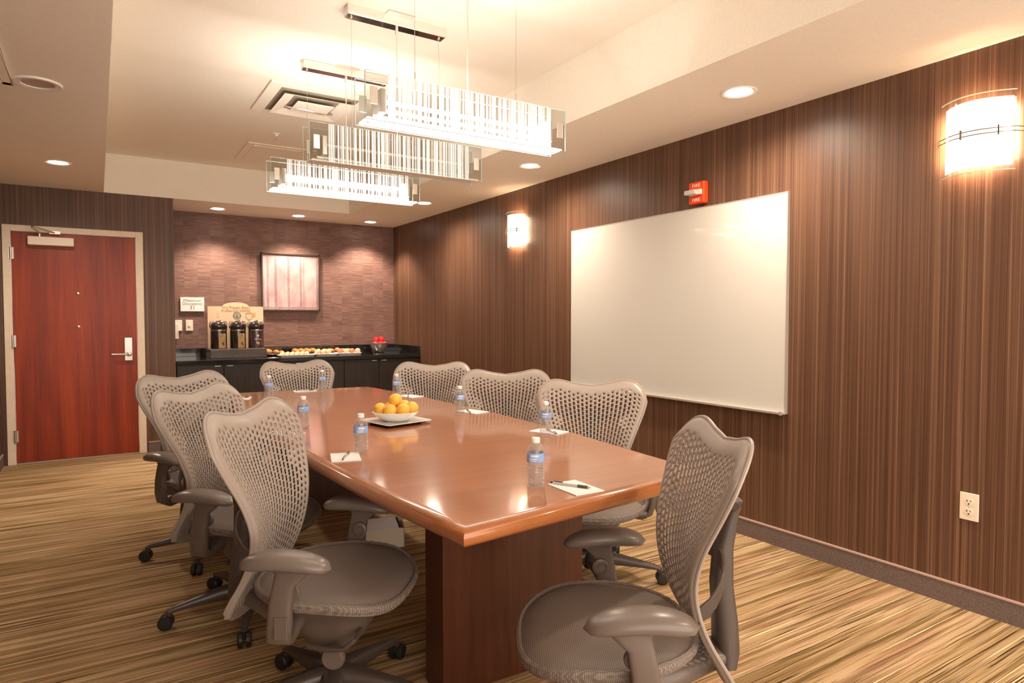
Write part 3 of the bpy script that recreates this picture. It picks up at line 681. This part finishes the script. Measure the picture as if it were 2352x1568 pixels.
# ------------------------------------------------------------------ conference table
TZ = .745
Lf = [(.775,1.455), (.744,1.72), (.708,2.10), (.680,2.60), (.668,3.2), (.678,3.9), (.725,4.55), (.79,5.03)]
Rt = [(1.81,1.575), (1.845,1.97), (1.893,2.457), (1.912,3.1), (1.905,3.6), (1.872,4.30), (1.80,4.95)]
def dens(c, n=24):
    out = []; tab = [(y, x) for x, y in c]
    for i in range(n+1):
        y = tab[0][0]+(tab[-1][0]-tab[0][0])*i/n; out.append((lerp(tab, y), y))
    return out
outl = dens(Lf)[::-1]+dens(Rt)   # far-left -> near-left -> near-right -> far-right (ccw)
def inset(poly, d):
    out = []; n = len(poly)
    for i in range(n):
        p0, p1, p2 = Vector(poly[i-1]), Vector(poly[i]), Vector(poly[(i+1) % n])
        a = (p1-p0).normalized(); b = (p2-p1).normalized(); na = Vector((-a.y, a.x)); nb = Vector((-b.y, b.x))
        k = (na+nb); k = k/ max(.2, k.dot(na)); out.append(p1+k*d)
    return out
t = thing('conference_table', 'long polished brown wooden conference table in the middle of the room', 'table', (0, 0, 0))
tb = MB(); rings = []
for ins, z in ((.06, TZ-.060), (.03, TZ-.058), (.012, TZ-.053), (.002, TZ-.042), (0, TZ-.030), (.001, TZ-.020), (.006, TZ-.010), (.016, TZ-.003), (.028, TZ-.0005), (.036, TZ)):
    rings.append([(p.x, p.y, z) for p in inset(outl, ins)])
tb.loft(rings); tb.build('tabletop', M_TABLE, t, auto=50)
def ped(y0):
    b = box(.957, 1.548, y0, y0+.14, 0, TZ-.060).build('pedestal', M_PED, t, False, .003)
    b.data.materials[0] = M_PED; return b
ped(1.945); ped(4.35)

# fruit plate
t = thing('square_plate', 'white square plate on a dark base under the orange bowl', 'plate', (1.275, 3.13, TZ), R(12))
MB().loft([sring((0,0,z), (1,0,0), (0,1,0), a, a, 14, 28) for z, a in ((0, .095), (.006, .10), (.007, .118), (.009, .118))]).build('dark_base', M_BLACKTRAY, t)
MB().loft([sring((0,0,z), (1,0,0), (0,1,0), a, a, 14, 28) for z, a in ((.009, .120), (.016, .138), (.018, .136), (.013, .118), (.0125, .02))]).build('plate_top', M_CERAMIC, t)
t = thing('fruit_bowl', 'shallow white oval bowl holding the oranges on the square plate', 'bowl', (1.275, 3.13, TZ+.013), R(-32))
MB().loft([sring((0,0,z), (1,0,0), (0,1,0), a, b, 2, 40) for z, a, b in ((0, .06, .045), (.004, .07, .055), (.03, .105, .085), (.046, .120, .098), (.047, .117, .095), (.03, .10, .08), (.010, .066, .05), (.008, .02, .02))]).build('bowl_body', M_CERAMIC, t)
def orange(dx, dy, z, label, r=.035):
    dx *= .98; dy *= .9; z += .010
    a = R(-32); x = 1.275+dx*math.cos(a)-dy*math.sin(a); y = 3.13+dx*math.sin(a)+dy*math.cos(a)
    t = thing('orange', label, 'orange', (x, y, TZ+z), 0, 'oranges in the white bowl'); t.rotation_euler = (random.uniform(-.6, .6), random.uniform(-.6, .6), random.random()*6)
    b = MB(); b.lathe([(max(.0005, r*math.cos(q)), .94*r*math.sin(q)) for q in [-math.pi/2+math.pi*i/16 for i in range(17)]], 28); b.build('peel', M_ORANGE, t)
    MB().lathe([(0, .94*r-.001), (.003, .94*r-.001), (.002, .94*r+.001), (0, .94*r+.001)], 8).build('stem_button', M_STEM, t)
orange(-.075, -.015, .062, 'orange at the left end of the white bowl'); orange(-.020, -.048, .060, 'orange at the front left of the bowl with visible navel')
orange(.045, -.035, .062, 'orange at the front centre right of the bowl'); orange(.082, .020, .064, 'orange at the right end of the white bowl')
orange(-.030, .040, .062, 'orange at the back left of the bowl, mostly hidden'); orange(.040, .045, .070, 'orange at the back right of the bowl')
orange(.0, .0, .108, 'topmost orange on the pile in the white bowl')

# bottles, notepads, pens
def bottle(label, loc, rz):
    t = thing('water_bottle', label, 'water bottle', loc, rz, 'water bottles at each place')
    prof = [(.0, .002), (.014, .0), (.024, .001), (.0265, .006)]
    z = .010
    for k in range(7):
        prof += [(.0272, z), (.0272, z+.005), (.0240, z+.0075)]; z += .010
    prof += [(.0272, .082), (.0270, .086), (.0270, .114), (.0272, .117), (.026, .124), (.021, .135), (.0145, .143), (.0118, .146), (.0118, .150), (0, .150)]
    s = MB(); sc = .155/.162
    s.lathe([(r, zz*sc) for r, zz in prof], 32); s.build('bottle_body', M_BOTTLE, t)
    w = MB(); w.lathe([(0, .004), (.020, .004), (.0238, .009), (.0238, .108), (.0225, .112), (0, .112)], 24); w.build('water', M_WATER, t)
    lb = MB().lathe([(.0276, .080), (.0278, .0805), (.0278, .108), (.0276, .1085)], 36, cap=False).build('label', M_LABEL, t)
    n = 6
    for (a0, a1, z0, z1) in ((-.45, .45, .098, .104), (-.6, .3, .090, .093), (-.6, .2, .085, .087)):
        vs = []
        for i in range(n+1):
            a = a0+(a1-a0)*i/n; r = .0281; vs += [(r*math.sin(a), -r*math.cos(a), z0), (r*math.sin(a), -r*math.cos(a), z1)]
        MB().add(vs, [(2*i, 2*i+2, 2*i+3, 2*i+1) for i in range(n)]).build('label_print', M_LABELW, lb)
    MB().lathe([(.0135, .140), (.0140, .141), (.0140, .154), (.0125, .156), (0, .156)], 28).build('cap', M_CAP, t)
    return t
def notepad(label, loc, rz):
    t = thing('notepad', label, 'notepad', loc, rz, 'white notepads at each place')
    box(-.054, .054, -.078, .078, 0, .003).build('paper_block', M_PAPER, t, False); return t
def pen(label, loc, rz):
    t = thing('pen', label, 'pen', loc, rz, 'pens on the notepads'); z = .0045
    MB().tube([(-.068, 0, z), (.045, 0, z)], .0036, 10).build('barrel', mat('clear_grey_pen_barrel', (.55,.52,.50), .2), t)
    MB().tube([(.018, 0, z), (.052, 0, z)], .0045, 10).build('grip', mat('grey_pen_grip', (.09,.075,.065), .5), t)
    MB().tube([(.052, 0, z), (.063, 0, z)], lambda q: .004*(1-.8*q), 10).build('tip', M_STEEL, t)
    MB().tube([(-.078, 0, z), (-.066, 0, z)], .0024, 8).tube([(-.066, 0, z+.0048), (-.034, 0, z+.0048)], .0012, 6).build('clip', M_BLACKP, t)
    return t
B = [((1.170, 1.71), 'nearest water bottle at the front right corner of the table'),
     ((.876, 2.511), 'water bottle left of the orange bowl beside a notepad'),
     ((.836, 3.221), 'water bottle behind the back of the front left chair'),
     ((.947, 4.51), 'leftmost water bottle near the far left table corner'),
     ((1.381, 4.786), 'water bottle at the far table end before the end chair'),
     ((1.709, 4.171), 'water bottle directly behind the orange bowl at the far right side'),
     ((1.702, 3.239), 'water bottle right of the orange bowl by the middle right chair'),
     ((1.715, 2.427), 'water bottle in front of the big perforated right chair back')]
b0 = None
for i, (p, lb) in enumerate(B):
    rz = -R(28)+random.uniform(-.3, .3)
    if b0 is None: b0 = bottle(lb, (*p, TZ), rz)
    else: dup(b0, (*p, TZ), rz, lb)
P = [((1.262, 1.622), -2, (1.258, 1.632), -62, 'nearest', 'at the front table edge'),
     ((.795, 2.455), -15, (.800, 2.46), 62, 'left side', 'beside the bottle left of the oranges'),
     ((.742, 3.13), 8, (.745, 3.14), 70, 'partly hidden left', 'behind the front left chair back'),
     ((.80, 4.62), -18, (.80, 4.62), 30, 'far left corner', 'at the far left table corner'),
     ((1.275, 4.86), 84, (1.285, 4.85), 0, 'far end', 'at the far table end'),
     ((1.800, 4.14), 14, (1.785, 4.15), 66, 'far right', 'by the bottle behind the oranges'),
     ((1.800, 3.27), 16, (1.775, 3.27), 70, 'middle right', 'by the middle right chair'),
     ((1.785, 2.50), 20, (1.78, 2.475), 75, 'front right side', 'before the big right chair back')]
n0 = p0 = None
for (a, ra, b, rb_, w, wh) in P:
    la, lp = 'white notepad, the %s one, lying %s' % (w, wh), 'grey pen on the %s notepad %s' % (w, wh)
    if n0 is None: n0 = notepad(la, (*a, TZ+.0002), R(ra)); p0 = pen(lp, (*b, TZ+.0034), R(rb_))
    else: dup(n0, (*a, TZ+.0002), R(ra), la); dup(p0, (*b, TZ+.0034), R(rb_), lp)

# box under the table
t = thing('cable_box', 'open white box with black cable on the floor under the table', 'box', (1.33, 3.50, 0), R(-18))
cbx = MB()
for a in ((-.13, .13, -.08, -.074), (-.13, .13, .074, .08), (-.13, -.124, -.08, .08), (.124, .13, -.08, .08)): cbx.box(a[0], a[1], a[2], a[3], 0, .11)
cbx.box(-.13, .13, -.08, .08, 0, .006); cbx.build('box_walls', M_IVORY, t, False)
MB().add([(-.13, -.08, .11), (.10, -.08, .11), (.08, -.02, .16), (-.15, -.02, .15)], [(0,1,2,3)]).build('open_flap', M_PAPER, t, False)
MB().tube([(.02, .0, .04), (.05, .02, .12), (.09, .03, .13), (.10, -.01, .08)], .014, 10).build('black_cable', M_BLACKP, t)
MB().tube([(.0, 0, .10), (-.01, 0, .22), (-.018, 0, .30), (-.03, 0, .33)], .0016, 6).build('thin_cord', M_STEEL, t)

# ------------------------------------------------------------------ office chair
HW = [(.25, .09), (.275, .13), (.31, .155), (.36, .166), (.42, .166), (.50, .174), (.58, .190), (.68, .226), (.78, .268), (.84, .287), (.90, .292), (.96, .292)]
ZTOP = [(0, .918), (.3, .930), (.6, .948), (.78, .940), (.90, .912), (.96, .882), (1.0, .845)]
YC = [(.25, -.305), (.30, -.283), (.36, -.258), (.42, -.235), (.50, -.212), (.58, -.203), (.66, -.213), (.76, -.240), (.86, -.268), (.95, -.300)]
CUR = [(.25, .0), (.35, .015), (.45, .035), (.58, .048), (.70, .052), (.85, .045), (.95, .035)]
def shell(s, t_):
    a = abs(s); zt = lerp(ZTOP, a); zb = .262+.035*a*a
    z = zb+(zt-zb)*t_
    x = s*lerp(HW, z+(.0 if a < .5 else 0))
    y = lerp(YC, z)+lerp(CUR, z)*s*s
    c = max(0, (t_-.93)/.07, (a-.9)/.1); y -= .018*c*c
    return (x, y, z)
def chair_shell():
    NC, NR = 23, 27; S0, T0, T1 = .90, .055, .945
    cw = 2*S0/NC; rh = (T1-T0)/NR; idx = {}; V = []; F = []
    def pt(s, t_):
        k = (round(s*1e5), round(t_*1e5))
        if k not in idx: idx[k] = len(V); V.append(shell(s, t_))
        return idx[k]
    def solid(s0, s1, t0, t1, ns, nt):
        for i in range(ns):
            for j in range(nt):
                a, b = s0+(s1-s0)*i/ns, s0+(s1-s0)*(i+1)/ns; c, d_ = t0+(t1-t0)*j/nt, t0+(t1-t0)*(j+1)/nt
                F.append((pt(a, c), pt(b, c), pt(b, d_), pt(a, d_)))
    for c in range(NC):
        s0 = -S0+c*cw; sm = s0+cw/2
        off = .5 if c % 2 else 0
        if off: solid(s0, s0+cw, T0, T0+rh/2, 4, 2); solid(s0, s0+cw, T1-rh/2, T1, 4, 2)
        for k in range(NR-(1 if off else 0)):
            t0 = T0+(k+off)*rh; tm = t0+rh/2
            e = min((T1-tm)/(rh*4.0), (S0-abs(sm))/(cw*3.2)); e = max(0, min(1, e))
            # flex pads: plain spots low on each side of the upper back
            if abs(abs(sm)-.66) < cw*.6 and abs(tm-.70) < rh*1.1: e = .0
            low = max(0, min(1, (.55-tm)/.25))
            hw = .19+.11*e+.05*low*e; hl = .17+.27*e; pinch = .42*e*(1-low) if e > .5 else 0
            if tm < .16: hw, hl, pinch = .34, .41, 0
            bd = []; ho = []
            for q in range(4): bd.append((q/4, 0))
            for q in range(4): bd.append((1, q/4))
            for q in range(4): bd.append((1-q/4, 1))
            for q in range(4): bd.append((0, 1-q/4))
            for (bx, by) in bd:
                ax, ay = bx-.5, by-.5; an = math.atan2(ay, ax)
                px_, py_ = ax/.5*hw, ay/.5*hl
                m_ = max(abs(ax), abs(ay))/.5; r_ = math.hypot(ax, ay)/.5; kk = m_/r_
                if hl > hw*1.25:   # capsule
                    cyl = hl-hw*.9
                    yy = ay/.5*hl
                    if abs(yy) > cyl: q2 = math.hypot(px_/hw, (abs(yy)-cyl)/(hl-cyl)); q2 = max(q2, 1e-6); px_ = px_/q2; py_ = math.copysign(cyl+(abs(yy)-cyl)/q2, yy)
                    px_ *= 1-pinch*max(0, 1-abs(py_)/(hl*.55))
                else: px_ *= kk*1.0; py_ *= kk
                ho.append((.5+px_, .5+py_))
            B_ = [pt(s0+bx*cw, t0+by*rh) for bx, by in bd]; H_ = [pt(s0+hx*cw, t0+hy*rh) for hx, hy in ho]
            for q in range(16):
                r2 = (q+1) % 16; F.append((B_[q], B_[r2], H_[r2], H_[q]))
    nt = NR*4
    for sgn in (-1, 1):
        a, b = (S0, 1.0) if sgn > 0 else (-1.0, -S0)
        solid(a, b, T0, T1, 4, nt); solid(a, b, 0, T0, 4, 4); solid(a, b, T1, 1, 4, 5)
    for c in range(NC):
        s0 = -S0+c*cw; solid(s0, s0+cw, 0, T0, 4, 4); solid(s0, s0+cw, T1, 1, 4, 5)
    me = bpy.data.meshes.new('back_shell'); me.from_pydata(V, [], F); me.validate()
    bm = bmesh.new(); bm.from_mesh(me); bmesh.ops.recalc_face_normals(bm, faces=bm.faces)
    for f in bm.faces: f.smooth = True
    bm.to_mesh(me); bm.free(); me.materials.append(M_PLASTIC)
    # keep the front (+y) side up
    if sum(p.normal.y for p in me.polygons) < 0: me.flip_normals()
    o = bpy.data.objects.new('back_shell', me); COL.objects.link(o)
    m_ = o.modifiers.new('thickness', 'SOLIDIFY'); m_.thickness = .0036; m_.offset = -1
    return o
def chair(label, loc, rz, basea, dz):
    t = thing('office_chair', label, 'office chair', loc, rz, 'mesh office chairs around the table')
    upper = []
    sh = chair_shell(); sh.parent = t; upper.append(sh)
    # rolled rim bead
    pts = [shell(1, k/40) for k in range(2, 41)]+[shell(1-2*k/60, 1) for k in range(1, 60)]+[shell(-1, 1-k/40) for k in range(0, 39)]+[shell(-1+2*k/10, .0) for k in range(1, 10)]
    rim = MB().tube([(x, y-.004, z) for x, y, z in pts], .0055, 8, closed=True).build('back_rim', M_PLASTIC, t); upper.append(rim)
    # spine
    sp = MB(); path = [(.305, -.312, .062, .022), (.345, -.315, .055, .030), (.42, -.312, .046, .030), (.52, -.302, .040, .027), (.62, -.305, .036, .023), (.70, -.322, .034, .018), (.755, -.335, .040, .014)]
    sp.loft([sring((0, y, z), (1,0,0), (0,1,0), w_, d_, 3.5, 18) for z, y, w_, d_ in path])
    upper.append(sp.build('back_spine', M_FRAMEP, t))
    cb = MB(); pp = []
    for k in range(13):
        s = -1+k/6; pp.append((s*.155, -.327+.045*s*s, .745+.03*s*s))
    cb.tube(pp, lambda q: (.012, .020-.010*abs(2*q-1)), 10)
    upper.append(cb.build('top_yoke', M_FRAMEP, t))
    lp = MB(); pp = []
    for k in range(17):
        a = math.pi*k/16; pp.append((.172*math.cos(a), -.190-.100*math.sin(a)**.8, .505+.10*math.sin(a)))
    rg = []
    for i, p in enumerate(pp):
        a = math.pi*i/16; n_ = Vector((math.cos(a), -math.sin(a), 0)); rg.append([Vector(p)+n_*dx+Vector((0,0,dz_)) for dx, dz_ in ((-.004, -.022), (.004, -.022), (.004, .022), (-.004, .022))])
    lp.loft(rg); upper.append(lp.build('lumbar_band', M_FRAMEP, t, bevel=.002))
    # seat
    SZ = .42
    def outline(th):
        c, s = math.cos(th), math.sin(th); n_ = 2.7
        w_ = .262 if s > -.2 else .262-.05*min(1, (-s-.2)/.8)
        r_ = 1/((abs(c)**n_+abs(s)**n_)**(1/n_)); return c*r_*w_, s*r_*.235+.02
    def sz(x, y): 
        v = (y-.02)/.235; return SZ-.030*max(0, v-.25)**2/.56+.012*max(0, -v-.3)+.012*(x/.26)**2*(1-max(0, v))-.006
    N = 56; st = MB(); rings = []
    for k in [0.001]+[i/12 for i in range(1, 13)]:
        rings.append([(outline(2*math.pi*j/N)[0]*k, (outline(2*math.pi*j/N)[1]-.02)*k+.02, sz(outline(2*math.pi*j/N)[0]*k, (outline(2*math.pi*j/N)[1]-.02)*k+.02)-.014*max(0, k-.8)**2/.04) for j in range(N)])
    under = [[(p[0]*k, p[1]*k, p[2]-.026) for p in rings[-1]] for k in (.985, .7)]
    st.loft(rings+under); upper.append(st.build('seat', M_SEAT, t))
    ed = MB(); NE = 220; eg = []
    for j in range(NE):
        th = 2*math.pi*j/NE; x, y = outline(th); z = sz(x, y)-.018; rb2 = .010+.0006*(1 if (j//2) % 2 else -1)
        nx, ny = math.cos(th), math.sin(th); c = Vector((x*1.0, y, z)); nn = Vector((nx, ny, 0))
        eg.append([c+nn*rb2*math.cos(q)+Vector((0,0,1))*(rb2+.003)*math.sin(q) for q in [2*math.pi*i/8 for i in range(8)]])
    eg.append(eg[0]); ed.loft(eg, cap=False); upper.append(ed.build('seat_edge', M_SEAT, t))
    # tilt housing
    hs = MB(); hs.loft([sring((0, y, z), (1,0,0), (0,1,0), a, b, 3, 28) for z, y, a, b in ((.378, .02, .21, .19), (.355, .02, .20, .175), (.325, .015, .165, .14), (.295, .015, .145, .13), (.25, .015, .12, .115), (.20, .01, .09, .085), (.17, .0, .055, .055), (.155, 0, .042, .042))])
    upper.append(hs.build('tilt_housing', M_HOUSING, t))
    rh_ = MB(); rh_.loft([sring((0, y, z), (1,0,0), (0,0,1), a, b, 3, 24) for y, z, a, b in ((-.05, .315, .17, .045), (-.14, .325, .16, .045), (-.20, .325, .115, .036), (-.26, .325, .075, .028), (-.31, .33, .05, .022))])
    upper.append(rh_.build('rear_housing', M_HOUSING, t))
    kn = MB(); kn.lathe([(.0, -.06), (.012, -.06), (.012, 0), (.032, 0), (.036, .004), (.036, .018), (.031, .024), (0, .024)], 40)
    for q in range(20): kn.box(.0355*math.cos(q*.314)-.001, .0355*math.cos(q*.314)+.001, .0355*math.sin(q*.314)-.001, .0355*math.sin(q*.314)+.001, .004, .018)
    k_ = kn.build('tension_knob', M_HOUSING, t, loc=(.115, .05, .19), rot=(0, R(90), 0)); upper.append(k_)
    lv_ = MB(); lv_.tube([(.10, .13, .27), (.155, .13, .262), (.165, .10, .238), (.160, .04, .232), (.152, -.02, .236)], lambda q: (.006+.004*q, .009), 8)
    upper.append(lv_.build('tilt_lever', M_FRAMEP, t))
    lv2 = MB(); lv2.tube([(-.12, .03, .33), (-.22, .02, .325), (-.27, .0, .32)], lambda q: (.006, .010+.008*q), 8); upper.append(lv2.build('height_lever', M_FRAMEP, t))
    # arms
    for sx in (-1, 1):
        a = MB(); path = [(.13, -.05, .335, .028, .022), (.20, -.055, .312, .032, .020), (.252, -.05, .305, .034, .018), (.288, -.045, .325, .036, .018), (.302, -.035, .37, .036, .017), (.305, -.03, .43, .033, .016), (.303, -.02, .485, .032, .015), (.299, .0, .515, .046, .017), (.297, .0, .528, .058, .018)]
        rg = []
        for i, (x, y, z, fa, th_) in enumerate(path):
            p = Vector((x, y, z)); q = path[min(i+1, len(path)-1)]; q0 = path[max(i-1, 0)]
            tt = (Vector(q[:3])-Vector(q0[:3])).normalized(); u = Vector((0,1,0)); w_ = tt.cross(u).normalized()
            rg.append([Vector((v.x*sx, v.y, v.z)) for v in sring(p, u, w_, fa, th_, 4, 20)])
        a.loft(rg); arm = a.build('arm_post', M_HOUSING, t); upper.append(arm)
        bt = MB().box(sx*.3205-.003, sx*.3205+.003, -.043, -.003, .335, .40).build('height_button', M_HOUSING, arm, False, .0025)
        pv = MB(); pv.lathe([(0, 0), (.024, 0), (.026, .003), (.026, .010), (.019, .013), (.017, .009), (.010, .009), (.009, .013), (0, .013)], 28)
        pv.build('pivot_disc', M_HOUSING, arm, loc=(sx*.288, -.01, .455), rot=(0, R(-90*sx), 0))
        pd = MB(); rg = []
        NP = 18
        for i in range(NP+1):
            q = i/NP; yy = -.155+.265*q
            k = (1-abs(2*q-1)**3.2)**(1/2.4) if 0 < i < NP else .06
            zz = .552-.016*abs(2*q-1)**2.2-.012*max(0, q-.4); w_ = (.049+.006*math.sin(math.pi*q)-.004*q)*k; h_ = (.026-.003*q)*k
            rg.append(sring((sx*(.292-.012*(q-.3)), yy, zz), (1,0,0), (0,0,1), w_, h_, 2.4, 22))
        pd.loft(rg); pad = pd.build('arm_pad', M_ARMPAD, t); upper.append(pad)
    # column + base
    MB().lathe([(.0, .055), (.030, .055), (.033, .10), (.030, .135), (.0275, .15), (.0275, .245), (.0, .245)], 28).build('gas_column', M_BLACKP, t)
    MB().lathe([(.014, .15), (.022, .24), (.022, .29), (0, .29)], 20).build('piston', M_FRAMEP, t)
    for k in range(5):
        an = basea+k*2*math.pi/5; dr = Vector((math.cos(an), math.sin(an), 0)); pr = Vector((-math.sin(an), math.cos(an), 0)); up = Vector((0,0,1))
        lg = MB(); lg.loft([sring(dr*r_+up*z, pr, up, a_, b_, 3, 14) for r_, z, a_, b_ in ((.015, .112, .042, .032), (.06, .110, .036, .031), (.15, .101, .028, .025), (.25, .088, .021, .016), (.315, .078, .016, .012), (.338, .070, .014, .012))])
        lg.loft([sring(dr*.335+up*z, dr, pr, a_, a_, 2, 12) for z, a_ in ((.076, .013), (.05, .012))])
        leg = lg.build('leg', M_FRAMEP, t)
        cs = MB(); ca = an+random.uniform(-1.2, 1.2); d2 = Vector((math.cos(ca), math.sin(ca), 0)); p2 = Vector((-math.sin(ca), math.cos(ca), 0)); c = dr*.338+d2*.008
        for s in (-1, 1):
            cs.loft([[c+p2*o_*s+d2*r_*math.cos(q)+up*(.0295+r_*math.sin(q)) for q in [2*math.pi*i/24 for i in range(24)]] for o_, r_ in ((.006, .024), (.007, .029), (.020, .029), (.025, .024), (.026, .010))])
        cs.loft([sring(dr*.336+up*z, d2, p2, .016, .009, 2.5, 12) for z in (.030, .058)])
        cs.build('caster', M_BLACKP, leg)
    for o in upper: o.location.z += dz; o['up'] = 1
    return t
def place_chair(proto, x, y, h, dz, label, ba):
    c = dup(proto, (x, y, 0), R(h-90), label)
    for ch in c.children:
        if ch.get('up'): ch.location.z += dz
        elif ch.name.startswith('leg'): ch.rotation_euler = (0, 0, R(ba))
    return c
CH = [  # x, y, heading, dz, base rotation, label
 (.635, 2.10, -39, .045, 0, 'front left office chair in full view, wide seat facing the table'),
 (.560, 3.01, -45, .026, 12, 'middle left office chair between front and farthest left chairs'),
 (.535, 3.88, -60, .020, 20, 'farthest left office chair, nearest the wooden door'),
 (1.325, 4.88, -83, 0, 5, 'office chair at the far end of the table before the black cabinets'),
 (1.97, 4.21, -121, 0, 40, 'farthest right side office chair, behind the far bottle and nearest the corner'),
 (2.04, 3.30, -122, 0, 30, 'middle right side office chair between two other perforated backs'),
 (2.03, 2.49, -129, 0, 15, 'right side office chair in front of the whiteboard lower left corner'),
 (1.18, 1.355, 148, .034, 8, 'nearest right office chair turned sideways at the front table end')]
proto = None
for (x, y, h, dz, ba, lb) in CH:
    if proto is None: proto = chair(lb, (x, y, 0), R(h-90), R(31)-R(h-90), 0); first = (dz,)
    else: place_chair(proto, x, y, h, dz, lb, ba)
for ch in proto.children:
    if ch.get('up'): ch.location.z += first[0]
for o in bpy.data.objects:
    if 'up' in o: del o['up']
